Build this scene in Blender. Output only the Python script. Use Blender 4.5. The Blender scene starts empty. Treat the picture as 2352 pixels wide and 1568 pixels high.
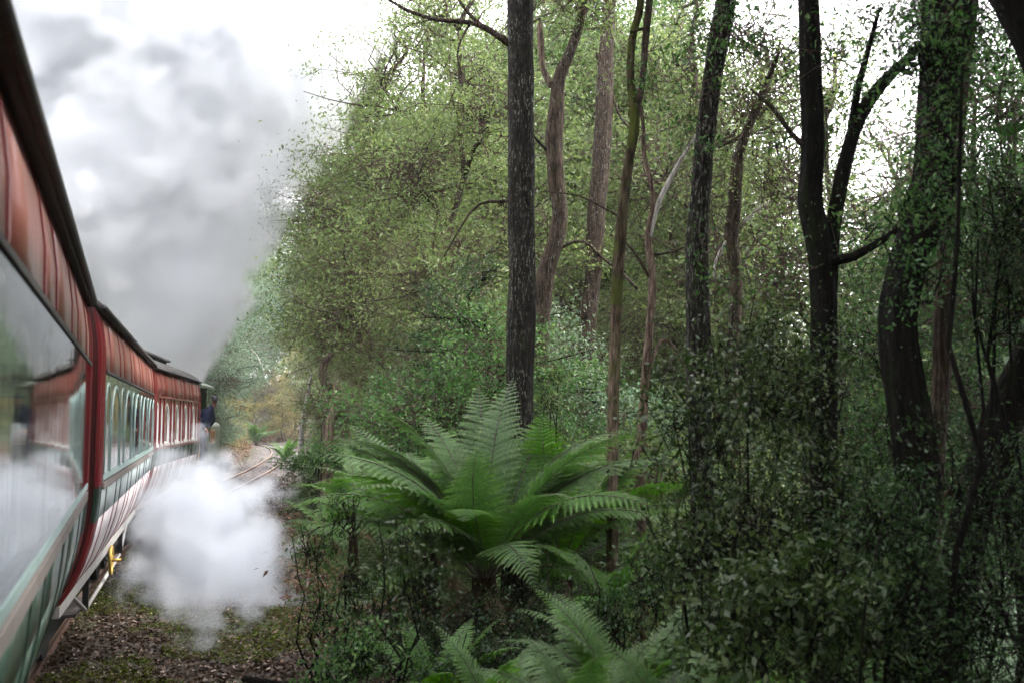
import bpy, bmesh, math, random
import numpy as np
from mathutils import Vector, Matrix, noise

R = math.radians
rng = np.random.default_rng(7)
random.seed(7)
S = bpy.context.scene
COL = S.collection

# ------------------------------------------------------------------ camera, sky, sun, exposure
F = 2287.0
PITCH = math.atan(178 / F)
CAMZ = 2.46
cd = bpy.data.cameras.new('camera')
cd.lens = 35.0
cd.sensor_width = 36.0
cd.clip_start = 0.05
cd.clip_end = 2000
cd.dof.use_dof = True
cd.dof.focus_distance = 24.0
cd.dof.aperture_fstop = 2.8
cam = bpy.data.objects.new('camera', cd)
COL.objects.link(cam)
cam.location = (0, 0, CAMZ)
cam.rotation_euler = (R(90) + PITCH, 0, 0)
S.camera = cam

SUN_EL, SUN_AZ = 52, 75          # azimuth measured clockwise from +Y (view direction); positive = right
w = bpy.data.worlds.new('World')
S.world = w
w.use_nodes = True
wn = w.node_tree
wn.nodes.clear()
sky = wn.nodes.new('ShaderNodeTexSky')
sky.sky_type = 'NISHITA'
sky.sun_disc = False
sky.sun_elevation = R(SUN_EL)
sky.sun_rotation = R(SUN_AZ)
sky.dust_density = 4.0
tc = wn.nodes.new('ShaderNodeTexCoord')
nz = wn.nodes.new('ShaderNodeTexNoise')
nz.inputs['Scale'].default_value = 2.2
nz.inputs['Detail'].default_value = 5
wn.links.new(tc.outputs['Generated'], nz.inputs['Vector'])
ramp = wn.nodes.new('ShaderNodeValToRGB')
ramp.color_ramp.elements[0].position = 0.3
ramp.color_ramp.elements[0].color = (8.2, 8.0, 8.4, 1)
ramp.color_ramp.elements[1].position = 0.7
ramp.color_ramp.elements[1].color = (10.5, 10.0, 10.3, 1)
wn.links.new(nz.outputs['Fac'], ramp.inputs['Fac'])
mx = wn.nodes.new('ShaderNodeMix')
mx.data_type = 'RGBA'
mx.inputs['Factor'].default_value = 0.88
wn.links.new(sky.outputs['Color'], mx.inputs['A'])
wn.links.new(ramp.outputs['Color'], mx.inputs['B'])
bg = wn.nodes.new('ShaderNodeBackground')
bg.inputs['Strength'].default_value = 0.10
wn.links.new(mx.outputs['Result'], bg.inputs['Color'])
wo = wn.nodes.new('ShaderNodeOutputWorld')
wn.links.new(bg.outputs['Background'], wo.inputs['Surface'])

sd = bpy.data.lights.new('sun', 'SUN')
sd.energy = 1.3
sd.angle = R(12)
sd.color = (1.0, 0.95, 0.88)
so = bpy.data.objects.new('sun', sd)
COL.objects.link(so)
sdir = Vector((math.sin(R(SUN_AZ)) * math.cos(R(SUN_EL)), math.cos(R(SUN_AZ)) * math.cos(R(SUN_EL)), math.sin(R(SUN_EL))))
so.rotation_euler = sdir.to_track_quat('Z', 'Y').to_euler()

S.view_settings.view_transform = 'Standard'
S.view_settings.look = 'None'
S.view_settings.gamma = 1
S.view_settings.exposure = 2.9
S.render.engine = 'CYCLES'
cy = S.cycles
cy.max_bounces = 12
cy.diffuse_bounces = 3
cy.glossy_bounces = 3
cy.transmission_bounces = 4
cy.transparent_max_bounces = 12
cy.volume_bounces = 10
cy.volume_max_steps = 256
cy.use_denoising = True
cy.sample_clamp_indirect = 6
cy.use_adaptive_sampling = True
cy.adaptive_threshold = 0.035


def at(px, py, Y):
    """world point on the view ray through photo position (px,py) (2352x1568 frame) at distance Y ahead"""
    u = (px - 1176) / F
    v = (784 - py) / F
    t = Y / (math.cos(PITCH) - v * math.sin(PITCH))
    return Vector((u * t, Y, CAMZ + t * (math.sin(PITCH) + v * math.cos(PITCH))))


# ------------------------------------------------------------------ object helpers
def tag(o, label=None, cat=None, group=None, kind=None):
    if label: o['label'] = label
    if cat: o['category'] = cat
    if group: o['group'] = group
    if kind: o['kind'] = kind
    return o


def empty(name, loc=(0, 0, 0), rz=0.0):
    o = bpy.data.objects.new(name, None)
    COL.objects.link(o)
    o.location = loc
    o.rotation_euler = (0, 0, rz)
    o.empty_display_size = 0.2
    return o


def link(name, me, parent=None, loc=(0, 0, 0), rot=(0, 0, 0)):
    o = bpy.data.objects.new(name, me)
    COL.objects.link(o)
    o.location = loc
    o.rotation_euler = rot
    if parent: o.parent = parent
    return o


def copy_tree(o, parent=None):
    c = o.copy()
    COL.objects.link(c)
    c.parent = parent
    for ch in o.children:
        copy_tree(ch, c)
    return c


class MB:
    """plain mesh builder"""
    def __init__(s):
        s.v = []; s.f = []; s.m = []

    def add(s, vs, fs, mi=0):
        b = len(s.v)
        s.v.extend([tuple(p) for p in vs])
        s.f.extend([tuple(b + i for i in f) for f in fs])
        s.m.extend([mi] * len(fs))

    def box(s, x0, x1, y0, y1, z0, z1, mi=0):
        s.add([(x0, y0, z0), (x1, y0, z0), (x1, y1, z0), (x0, y1, z0), (x0, y0, z1), (x1, y0, z1), (x1, y1, z1), (x0, y1, z1)],
              [(0, 3, 2, 1), (4, 5, 6, 7), (0, 1, 5, 4), (1, 2, 6, 5), (2, 3, 7, 6), (3, 0, 4, 7)], mi)

    def tube(s, pts, rad, sides=8, mi=0, cap=True, wob=0.0, seed=0):
        pts = [Vector(p) for p in pts]
        n = len(pts)
        if not hasattr(rad, '__len__'): rad = [rad] * n
        t0 = (pts[1] - pts[0]).normalized()
        ref = Vector((1, 0, 0)) if abs(t0.x) < 0.8 else Vector((0, 1, 0))
        a = t0.cross(ref).normalized()
        rings = []
        for i, p in enumerate(pts):
            t = (pts[min(i + 1, n - 1)] - pts[max(i - 1, 0)])
            if t.length < 1e-9: t = t0.copy()
            t.normalize()
            a = (a - t * a.dot(t)).normalized()
            b = t.cross(a)
            for k in range(sides):
                ang = 2 * math.pi * k / sides
                r = rad[i]
                if wob:
                    d = math.cos(ang) * a + math.sin(ang) * b
                    r *= 1 + wob * noise.noise(d * 1.6 + p * 1.3 + Vector((seed, 0, 0))) + wob * 0.5 * noise.noise(Vector((d.x * 5, d.y * 5, p.z * 0.9 + seed)))
                rings.append(p + (math.cos(ang) * a + math.sin(ang) * b) * r)
        fs = []
        for i in range(n - 1):
            for k in range(sides):
                k2 = (k + 1) % sides
                fs.append((i * sides + k, i * sides + k2, (i + 1) * sides + k2, (i + 1) * sides + k))
        if cap:
            fs.append(tuple(range(sides - 1, -1, -1)))
            fs.append(tuple((n - 1) * sides + k for k in range(sides)))
        s.add(rings, fs, mi)

    def mesh(s, name, mats, smooth=False):
        me = bpy.data.meshes.new(name)
        me.from_pydata(s.v, [], s.f)
        for m in (mats if isinstance(mats, (list, tuple)) else [mats]):
            me.materials.append(m)
        if any(s.m): me.polygons.foreach_set('material_index', s.m)
        if smooth: me.polygons.foreach_set('use_smooth', [True] * len(me.polygons))
        me.update()
        return me

    def build(s, name, mats, parent=None, smooth=False, loc=(0, 0, 0)):
        return link(name, s.mesh(name, mats, smooth), parent, loc)


def np_mesh(name, V, Q, mats, tint=None, extra=None, smooth=False):
    """V (n,3), Q list of (faces array (m,k), material index, tint array)"""
    me = bpy.data.meshes.new(name)
    me.vertices.add(len(V))
    me.vertices.foreach_set('co', np.ascontiguousarray(V, dtype=np.float32).ravel())
    loops = np.concatenate([q[0].ravel() for q in Q]).astype(np.int32)
    tot = np.concatenate([np.full(len(q[0]), q[0].shape[1]) for q in Q]).astype(np.int32)
    start = np.concatenate([[0], np.cumsum(tot)[:-1]]).astype(np.int32)
    me.loops.add(len(loops))
    me.loops.foreach_set('vertex_index', loops)
    me.polygons.add(len(tot))
    me.polygons.foreach_set('loop_start', start)
    me.polygons.foreach_set('loop_total', tot)
    me.polygons.foreach_set('material_index', np.concatenate([np.full(len(q[0]), q[1]) for q in Q]).astype(np.int32))
    if smooth: me.polygons.foreach_set('use_smooth', np.ones(len(tot), dtype=bool))
    a = me.attributes.new('tint', 'FLOAT', 'FACE')
    a.data.foreach_set('value', np.concatenate([q[2] for q in Q]).astype(np.float32))
    for m in mats: me.materials.append(m)
    me.update(calc_edges=True)
    return me


def unit(a):
    return a / np.maximum(np.linalg.norm(a, axis=1, keepdims=True), 1e-9)


def leaf_geo(P, L, W, droop=0.25, bias=None, flat=0.0):
    """rhombus leaves folded along the rib. P centres, L lengths, W widths"""
    n = len(P)
    d = rng.normal(size=(n, 3)); d[:, 2] = d[:, 2] * (1 - flat) - droop
    if bias is not None: d += bias
    d = unit(d)
    q = rng.normal(size=(n, 3)); q[:, 2] *= (1 - flat * 0.8)
    s = unit(np.cross(d, q))
    nn = np.cross(s, d)
    L = L[:, None]; W = W[:, None]
    V = np.empty((n, 4, 3))
    V[:, 0] = P - d * L * 0.5
    V[:, 1] = P + s * W * 0.5 + nn * W * 0.16 - d * L * 0.06
    V[:, 2] = P + d * L * 0.5 - np.array([0, 0, 1]) * L * 0.08
    V[:, 3] = P - s * W * 0.5 + nn * W * 0.16 - d * L * 0.06
    return V.reshape(-1, 3), np.arange(4 * n).reshape(n, 4)


def prisms(A, B, ra, rb):
    """three-sided straight twigs A->B"""
    n = len(A)
    d = unit(B - A)
    s = unit(np.cross(d, rng.normal(size=(n, 3))))
    q = np.cross(d, s)
    V = np.empty((n, 6, 3))
    for k in range(3):
        c, si = math.cos(k * 2.094), math.sin(k * 2.094)
        o = s * c + q * si
        V[:, k] = A + o * np.asarray(ra).reshape(-1, 1)
        V[:, 3 + k] = B + o * np.asarray(rb).reshape(-1, 1)
    base = np.arange(n)[:, None] * 6
    fs = np.concatenate([base + np.array([k, (k + 1) % 3, 3 + (k + 1) % 3, 3 + k]) for k in range(3)])
    return V.reshape(-1, 3), fs


# ------------------------------------------------------------------ materials
def new_mat(name):
    m = bpy.data.materials.new(name)
    m.use_nodes = True
    nt = m.node_tree
    p = nt.nodes['Principled BSDF']
    return m, nt, p


def N(nt, t, **kw):
    n = nt.nodes.new(t)
    for k, v in kw.items():
        if hasattr(n, k): setattr(n, k, v)
        else: n.inputs[k.replace('_', ' ')].default_value = v
    return n


def mixc(nt, a, b, f):
    m = nt.nodes.new('ShaderNodeMix'); m.data_type = 'RGBA'
    for sock, val in (('A', a), ('B', b), ('Factor', f)):
        if isinstance(val, (tuple, list)):
            m.inputs[sock].default_value = tuple(val) + (1,) if len(val) == 3 else val
        elif isinstance(val, (float, int)):
            m.inputs[sock].default_value = val
        else:
            nt.links.new(val, m.inputs[sock])
    return m.outputs['Result']


def rampf(nt, src, a, b):
    m = nt.nodes.new('ShaderNodeMapRange')
    m.inputs['From Min'].default_value = a
    m.inputs['From Max'].default_value = b
    nt.links.new(src, m.inputs['Value'])
    return m.outputs['Result']


def paint(name, col, rough=0.3, coat=0.0, dirt=0.25, metal=0.0, spec=0.5, dirtcol=(0.09, 0.07, 0.055), scale=3.0):
    m, nt, p = new_mat(name)
    t = N(nt, 'ShaderNodeTexCoord')
    mp = N(nt, 'ShaderNodeMapping'); mp.inputs['Scale'].default_value = (scale, scale, scale * 0.25)
    nt.links.new(t.outputs['Object'], mp.inputs['Vector'])
    n1 = N(nt, 'ShaderNodeTexNoise'); n1.inputs['Scale'].default_value = 3; n1.inputs['Detail'].default_value = 8; n1.inputs['Roughness'].default_value = 0.65
    nt.links.new(mp.outputs['Vector'], n1.inputs['Vector'])
    f = rampf(nt, n1.outputs['Fac'], 0.45, 0.85)
    mul = N(nt, 'ShaderNodeMath', operation='MULTIPLY'); mul.inputs[1].default_value = dirt
    nt.links.new(f, mul.inputs[0])
    nt.links.new(mixc(nt, col, dirtcol, mul.outputs[0]), p.inputs['Base Color'])
    rr = N(nt, 'ShaderNodeMapRange'); rr.inputs['To Min'].default_value = rough; rr.inputs['To Max'].default_value = min(1, rough + 0.3)
    nt.links.new(n1.outputs['Fac'], rr.inputs['Value'])
    nt.links.new(rr.outputs['Result'], p.inputs['Roughness'])
    p.inputs['Metallic'].default_value = metal
    p.inputs['Specular IOR Level'].default_value = spec
    p.inputs['Coat Weight'].default_value = coat
    p.inputs['Coat Roughness'].default_value = 0.22
    n2 = N(nt, 'ShaderNodeTexNoise'); n2.inputs['Scale'].default_value = 9
    nt.links.new(t.outputs['Object'], n2.inputs['Vector'])
    bp = N(nt, 'ShaderNodeBump'); bp.inputs['Strength'].default_value = 0.08; bp.inputs['Distance'].default_value = 0.02
    nt.links.new(n2.outputs['Fac'], bp.inputs['Height'])
    nt.links.new(bp.outputs['Normal'], p.inputs['Normal'])
    return m


def leafmat(name, c1, c2, c3, rough=0.5, transl=0.42, spec=0.28):
    m, nt, p = new_mat(name)
    a = N(nt, 'ShaderNodeAttribute', attribute_name='tint')
    r = nt.nodes.new('ShaderNodeValToRGB')
    e = r.color_ramp.elements
    e[0].position = 0.0; e[0].color = tuple(c1) + (1,)
    e[1].position = 1.0; e[1].color = tuple(c3) + (1,)
    k = e.new(0.55); k.color = tuple(c2) + (1,)
    nt.links.new(a.outputs['Fac'], r.inputs['Fac'])
    oi = N(nt, 'ShaderNodeObjectInfo')
    hs = N(nt, 'ShaderNodeHueSaturation')
    mr = N(nt, 'ShaderNodeMapRange'); mr.inputs['To Min'].default_value = 0.82; mr.inputs['To Max'].default_value = 1.2
    nt.links.new(oi.outputs['Random'], mr.inputs['Value'])
    nt.links.new(mr.outputs['Result'], hs.inputs['Value'])
    nt.links.new(r.outputs['Color'], hs.inputs['Color'])
    nt.links.new(hs.outputs['Color'], p.inputs['Base Color'])
    p.inputs['Roughness'].default_value = rough
    p.inputs['Specular IOR Level'].default_value = spec
    tr = N(nt, 'ShaderNodeBsdfTranslucent')
    hs2 = N(nt, 'ShaderNodeHueSaturation'); hs2.inputs['Value'].default_value = 1.3; hs2.inputs['Saturation'].default_value = 1.15
    nt.links.new(hs.outputs['Color'], hs2.inputs['Color'])
    nt.links.new(hs2.outputs['Color'], tr.inputs['Color'])
    ms = N(nt, 'ShaderNodeMixShader'); ms.inputs[0].default_value = transl
    nt.links.new(p.outputs[0], ms.inputs[1]); nt.links.new(tr.outputs[0], ms.inputs[2])
    nt.links.new(ms.outputs[0], nt.nodes['Material Output'].inputs['Surface'])
    return m


def bark(name, dark, light, moss=0.0, lichen=0.0, scale=1.0, mosscol=(0.07, 0.085, 0.012), lichcol=(0.30, 0.32, 0.28)):
    m, nt, p = new_mat(name)
    t = N(nt, 'ShaderNodeTexCoord')
    mp = N(nt, 'ShaderNodeMapping'); mp.inputs['Scale'].default_value = (14 * scale, 14 * scale, 2.2 * scale)
    nt.links.new(t.outputs['Object'], mp.inputs['Vector'])
    n1 = N(nt, 'ShaderNodeTexNoise'); n1.inputs['Scale'].default_value = 2.0; n1.inputs['Detail'].default_value = 8; n1.inputs['Roughness'].default_value = 0.7
    nt.links.new(mp.outputs['Vector'], n1.inputs['Vector'])
    c = mixc(nt, dark, light, rampf(nt, n1.outputs['Fac'], 0.42, 0.66))
    n3 = N(nt, 'ShaderNodeTexNoise'); n3.inputs['Scale'].default_value = 1.7; n3.inputs['Detail'].default_value = 5
    nt.links.new(t.outputs['Object'], n3.inputs['Vector'])
    if lichen:
        mp2 = N(nt, 'ShaderNodeMapping'); mp2.inputs['Scale'].default_value = (30, 30, 7); mp2.inputs['Location'].default_value = (5, 3, 1)
        nt.links.new(t.outputs['Object'], mp2.inputs['Vector'])
        n4 = N(nt, 'ShaderNodeTexNoise'); n4.inputs['Scale'].default_value = 1.6; n4.inputs['Detail'].default_value = 6; n4.inputs['Roughness'].default_value = 0.75
        nt.links.new(mp2.outputs['Vector'], n4.inputs['Vector'])
        a = N(nt, 'ShaderNodeMath', operation='MULTIPLY')
        nt.links.new(rampf(nt, n4.outputs['Fac'], 0.66 - 0.16 * lichen, 0.74 - 0.16 * lichen), a.inputs[0])
        nt.links.new(rampf(nt, n3.outputs['Fac'], 0.35, 0.6), a.inputs[1])
        c = mixc(nt, c, lichcol, a.outputs[0])
    if moss:
        n5 = N(nt, 'ShaderNodeTexNoise'); n5.inputs['Scale'].default_value = 3.1; n5.inputs['Detail'].default_value = 7; n5.inputs['Roughness'].default_value = 0.7
        mp3 = N(nt, 'ShaderNodeMapping'); mp3.inputs['Location'].default_value = (9, 2, 4); mp3.inputs['Scale'].default_value = (2.5, 2.5, 1)
        nt.links.new(t.outputs['Object'], mp3.inputs['Vector'])
        nt.links.new(mp3.outputs['Vector'], n5.inputs['Vector'])
        c = mixc(nt, c, mosscol, rampf(nt, n5.outputs['Fac'], 0.68 - 0.3 * moss, 0.76 - 0.3 * moss))
    nt.links.new(c, p.inputs['Base Color'])
    p.inputs['Roughness'].default_value = 0.85
    p.inputs['Specular IOR Level'].default_value = 0.08
    bp = N(nt, 'ShaderNodeBump'); bp.inputs['Strength'].default_value = 1.0; bp.inputs['Distance'].default_value = 0.07
    nt.links.new(n1.outputs['Fac'], bp.inputs['Height'])
    nt.links.new(bp.outputs['Normal'], p.inputs['Normal'])
    return m


def graded(name, low, high, z0, z1):
    """bare wood below, mossy bark above, with a ragged border between the two"""
    m, nt, p = new_mat(name)
    t = N(nt, 'ShaderNodeTexCoord')
    mp = N(nt, 'ShaderNodeMapping'); mp.inputs['Scale'].default_value = (14, 14, 2.0)
    nt.links.new(t.outputs['Object'], mp.inputs['Vector'])
    n1 = N(nt, 'ShaderNodeTexNoise'); n1.inputs['Scale'].default_value = 2.0; n1.inputs['Detail'].default_value = 8; n1.inputs['Roughness'].default_value = 0.7
    nt.links.new(mp.outputs['Vector'], n1.inputs['Vector'])
    n2 = N(nt, 'ShaderNodeTexNoise'); n2.inputs['Scale'].default_value = 2.6; n2.inputs['Detail'].default_value = 6
    nt.links.new(t.outputs['Object'], n2.inputs['Vector'])
    sx = N(nt, 'ShaderNodeSeparateXYZ'); nt.links.new(t.outputs['Object'], sx.inputs[0])
    a = N(nt, 'ShaderNodeMath', operation='MULTIPLY_ADD'); nt.links.new(n2.outputs['Fac'], a.inputs[0]); a.inputs[1].default_value = 5.0
    nt.links.new(sx.outputs['Z'], a.inputs[2])
    lo = mixc(nt, low[0], low[1], rampf(nt, n1.outputs['Fac'], 0.4, 0.65))
    hi = mixc(nt, high[0], high[1], rampf(nt, n1.outputs['Fac'], 0.4, 0.62))
    hi = mixc(nt, hi, high[2], rampf(nt, n2.outputs['Fac'], 0.46, 0.56))
    nt.links.new(mixc(nt, lo, hi, rampf(nt, a.outputs[0], z0 + 2.4, z1 + 2.6)), p.inputs['Base Color'])
    p.inputs['Roughness'].default_value = 0.85; p.inputs['Specular IOR Level'].default_value = 0.08
    bp = N(nt, 'ShaderNodeBump'); bp.inputs['Strength'].default_value = 1.0; bp.inputs['Distance'].default_value = 0.07
    nt.links.new(n1.outputs['Fac'], bp.inputs['Height']); nt.links.new(bp.outputs['Normal'], p.inputs['Normal'])
    return m


def glassmat(name, tint=(0.75, 0.8, 0.8), base=0.12):
    m, nt, p = new_mat(name)
    nt.nodes.remove(p)
    tr = N(nt, 'ShaderNodeBsdfTransparent'); tr.inputs['Color'].default_value = tint + (1,)
    gl = N(nt, 'ShaderNodeBsdfGlossy'); gl.inputs['Roughness'].default_value = 0.035; gl.inputs['Color'].default_value = (0.95, 0.97, 0.97, 1)
    fr = N(nt, 'ShaderNodeFresnel'); fr.inputs['IOR'].default_value = 1.6
    t = N(nt, 'ShaderNodeTexCoord')
    n2 = N(nt, 'ShaderNodeTexNoise'); n2.inputs['Scale'].default_value = 2.5
    nt.links.new(t.outputs['Object'], n2.inputs['Vector'])
    bp = N(nt, 'ShaderNodeBump'); bp.inputs['Strength'].default_value = 0.10; bp.inputs['Distance'].default_value = 0.01
    nt.links.new(n2.outputs['Fac'], bp.inputs['Height'])
    nt.links.new(bp.outputs['Normal'], gl.inputs['Normal'])
    ms = N(nt, 'ShaderNodeMixShader')
    nt.links.new(fr.outputs[0], ms.inputs[0]); nt.links.new(tr.outputs[0], ms.inputs[1]); nt.links.new(gl.outputs[0], ms.inputs[2])
    nt.links.new(ms.outputs[0], nt.nodes['Material Output'].inputs['Surface'])
    return m


M = {}
M['red'] = paint('red gloss paint', (0.21, 0.012, 0.018), 0.2, 0.7, 0.3)
M['maroon'] = paint('maroon paint', (0.09, 0.012, 0.012), 0.35, 0.3, 0.4)
M['tan'] = paint('varnished tan panel', (0.25, 0.080, 0.062), 0.34, 0.6, 0.35)
M['rust'] = paint('red brown panel', (0.21, 0.050, 0.036), 0.36, 0.4, 0.3)
M['green'] = paint('dark green gloss paint', (0.018, 0.055, 0.035), 0.22, 0.7, 0.3)
M['cream'] = paint('cream and steam sheen', (0.66, 0.60, 0.62), 0.4, 0.4, 0.3, dirtcol=(0.25, 0.2, 0.18))  # lower panels: reflected steam put into the colour; ceiling: plain cream
M['pale'] = paint('pale blue green steam sheen', (0.48, 0.56, 0.57), 0.4, 0.4, 0.35, dirtcol=(0.16, 0.2, 0.17))  # waist panels carry the mirrored steam as a pale base colour
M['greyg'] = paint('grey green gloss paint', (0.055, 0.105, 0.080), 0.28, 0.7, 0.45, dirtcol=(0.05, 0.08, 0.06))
M['teal'] = paint('pale teal trim', (0.24, 0.36, 0.34), 0.3, 0.4, 0.3)
M['white'] = paint('white window paint', (0.78, 0.78, 0.75), 0.35, 0.2, 0.25, dirtcol=(0.4, 0.36, 0.3))
M['sole'] = paint('grey white steel', (0.42, 0.41, 0.40), 0.45, 0.0, 0.6, dirtcol=(0.12, 0.09, 0.07))
M['sillwood'] = paint('weathered grey timber', (0.17, 0.15, 0.14), 0.6, 0.0, 0.5)
M['roof'] = paint('dark roof canvas', (0.035, 0.035, 0.036), 0.65, 0.0, 0.8, dirtcol=(0.11, 0.10, 0.085), scale=8)
M['black'] = paint('black underframe', (0.012, 0.012, 0.012), 0.6, 0.0, 0.6, dirtcol=(0.05, 0.04, 0.03))
M['brass'] = paint('yellow brass', (0.50, 0.33, 0.07), 0.35, 0.0, 0.3, metal=0.4)
M['interior'] = paint('brown interior boards', (0.10, 0.055, 0.03), 0.5, 0.0, 0.3)
M['loco'] = paint('loco green paint', (0.045, 0.09, 0.035), 0.3, 0.4, 0.45, dirtcol=(0.03, 0.04, 0.02))
M['glass'] = glassmat('window glass')
M['rustrail'] = paint('rusty rail steel', (0.10, 0.05, 0.032), 0.45, 0.0, 0.5, metal=0.4)
M['railtop'] = paint('worn rail top', (0.30, 0.22, 0.18), 0.35, 0.0, 0.3, metal=0.5)
M['sleeper'] = paint('grey sleeper timber', (0.15, 0.13, 0.12), 0.85, 0.0, 0.7, scale=7)
M['skin'] = paint('skin', (0.45, 0.24, 0.17), 0.5, 0.0, 0.05)
M['navy'] = paint('navy cloth', (0.014, 0.022, 0.060), 0.85, 0.0, 0.15)
M['capblack'] = paint('black cap', (0.012, 0.013, 0.017), 0.5, 0.1, 0.1)
M['platered'] = paint('red number plate', (0.35, 0.04, 0.02), 0.4, 0.0, 0.2)

L_OLIVE = leafmat('olive leaves', (0.066, 0.100, 0.032), (0.125, 0.175, 0.062), (0.26, 0.30, 0.13))
L_GREEN = leafmat('green leaves', (0.024, 0.064, 0.018), (0.056, 0.120, 0.034), (0.15, 0.22, 0.08))
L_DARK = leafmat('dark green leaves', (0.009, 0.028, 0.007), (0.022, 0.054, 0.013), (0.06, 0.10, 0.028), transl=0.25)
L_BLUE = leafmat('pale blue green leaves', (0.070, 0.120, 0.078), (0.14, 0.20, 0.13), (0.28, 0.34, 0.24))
L_YELL = leafmat('yellow leaves', (0.14, 0.13, 0.035), (0.26, 0.23, 0.07), (0.42, 0.36, 0.14))
L_BROWN = leafmat('brown olive leaves', (0.080, 0.086, 0.042), (0.150, 0.145, 0.075), (0.26, 0.23, 0.13))
L_GREY = leafmat('grey green shrub leaves', (0.012, 0.028, 0.006), (0.030, 0.054, 0.013), (0.085, 0.11, 0.036), transl=0.25, rough=0.42)
L_FERN = leafmat('fern green', (0.016, 0.060, 0.005), (0.040, 0.115, 0.010), (0.11, 0.21, 0.032), transl=0.4, rough=0.5)
L_FERNG = leafmat('pale fern green', (0.020, 0.058, 0.012), (0.046, 0.102, 0.024), (0.13, 0.20, 0.065), transl=0.35, rough=0.5)
L_DEAD = leafmat('dead fern brown', (0.06, 0.035, 0.02), (0.13, 0.075, 0.045), (0.25, 0.16, 0.11), transl=0.2)
L_LITTER = leafmat('leaf litter', (0.020, 0.012, 0.008), (0.085, 0.050, 0.030), (0.33, 0.26, 0.20), transl=0.05, rough=0.28)
L_MOSS = leafmat('moss green', (0.03, 0.050, 0.006), (0.07, 0.105, 0.010), (0.15, 0.19, 0.025), transl=0.2, rough=0.9, spec=0.1)

B_T1 = bark('dark streaked bark', (0.006, 0.005, 0.0045), (0.030, 0.026, 0.021), moss=0.3, lichen=0.75, mosscol=(0.022, 0.03, 0.008), lichcol=(0.24, 0.25, 0.21))
B_DARK = bark('shade darkened bark', (0.003, 0.003, 0.0025), (0.014, 0.011, 0.009), moss=0.4, lichen=0.2, mosscol=(0.010, 0.015, 0.004))  # part of the foreground shade is put into this low tone
B_BROWN = bark('brown bark', (0.018, 0.013, 0.010), (0.10, 0.072, 0.052), moss=0.3, lichen=0.6, mosscol=(0.035, 0.04, 0.012))
B_PALE = bark('pale stripped wood', (0.05, 0.034, 0.026), (0.27, 0.20, 0.155), moss=0.03)
B_MOSSY = bark('mossy bark', (0.016, 0.013, 0.008), (0.09, 0.07, 0.04), moss=0.62, mosscol=(0.085, 0.095, 0.015))
B_WHITE = bark('white dead wood', (0.30, 0.28, 0.25), (0.62, 0.58, 0.54), moss=0.0)
B_TWIG = bark('twig bark', (0.045, 0.03, 0.025), (0.14, 0.095, 0.08))
B_FERN = bark('fibrous fern trunk', (0.012, 0.007, 0.004), (0.06, 0.035, 0.02), scale=2)

# ------------------------------------------------------------------ line of the railway and the ground
CL = [(8.0, -20.0), (2.6, -9.6), (-1.46, -0.45), (-4.53, 7.6), (-7.5, 17.3), (-9.2, 25.5), (-10.75, 38), (-13.2, 54), (-16.7, 72), (-20.9, 88), (-25.2, 100),
      (-31, 109), (-38.5, 114), (-50, 116), (-75, 120)]


def catmull(P, step=0.35):
    P = [Vector((p[0], p[1])) for p in P]
    P = [P[0] * 2 - P[1]] + P + [P[-1] * 2 - P[-2]]
    out = []
    for i in range(1, len(P) - 2):
        n = max(2, int((P[i + 1] - P[i]).length / step))
        for k in range(n):
            t = k / n
            a, b, c, d = P[i - 1], P[i], P[i + 1], P[i + 2]
            out.append(0.5 * ((2 * b) + (c - a) * t + (2 * a - 5 * b + 4 * c - d) * t * t + (3 * b - a - 3 * c + d) * t ** 3))
    out.append(P[-2])
    return np.array([(v.x, v.y) for v in out])


LINE = catmull(CL)
LT = unit(np.gradient(LINE, axis=0))
LN = np.stack([LT[:, 1], -LT[:, 0]], 1)          # towards the right
ARC = np.concatenate([[0], np.cumsum(np.linalg.norm(np.diff(LINE, axis=0), axis=1))])


def smooth(a, b, x):
    t = np.clip((x - a) / (b - a), 0, 1)
    return t * t * (3 - 2 * t)


def side_of(x, y):
    x = np.atleast_1d(x).astype(float); y = np.atleast_1d(y).astype(float)
    sub = slice(None, None, 3)
    out = np.empty(len(x)); yy = np.empty(len(x))
    for i in range(0, len(x), 20000):
        dx = x[i:i + 20000, None] - LINE[None, sub, 0]; dy = y[i:i + 20000, None] - LINE[None, sub, 1]
        k = np.argmin(dx * dx + dy * dy, axis=1)
        kk = k * 3
        d = np.sqrt((x[i:i + 20000] - LINE[kk, 0]) ** 2 + (y[i:i + 20000] - LINE[kk, 1]) ** 2)
        sg = (x[i:i + 20000] - LINE[kk, 0]) * LN[kk, 0] + (y[i:i + 20000] - LINE[kk, 1]) * LN[kk, 1]
        out[i:i + 20000] = np.sign(sg) * d
        yy[i:i + 20000] = LINE[kk, 1]
    return out, yy


def wav(x, y):
    return (np.sin(x * 1.7 + 0.6 * y) * np.sin(y * 1.3 - 0.4 * x + 1) * 0.5 + np.sin(x * 4.1 + 2) * np.sin(y * 3.7 + x) * 0.22
            + np.sin(x * 9.3 + y * 2.1) * np.sin(y * 8.7 - x * 3.3) * 0.09)


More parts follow.
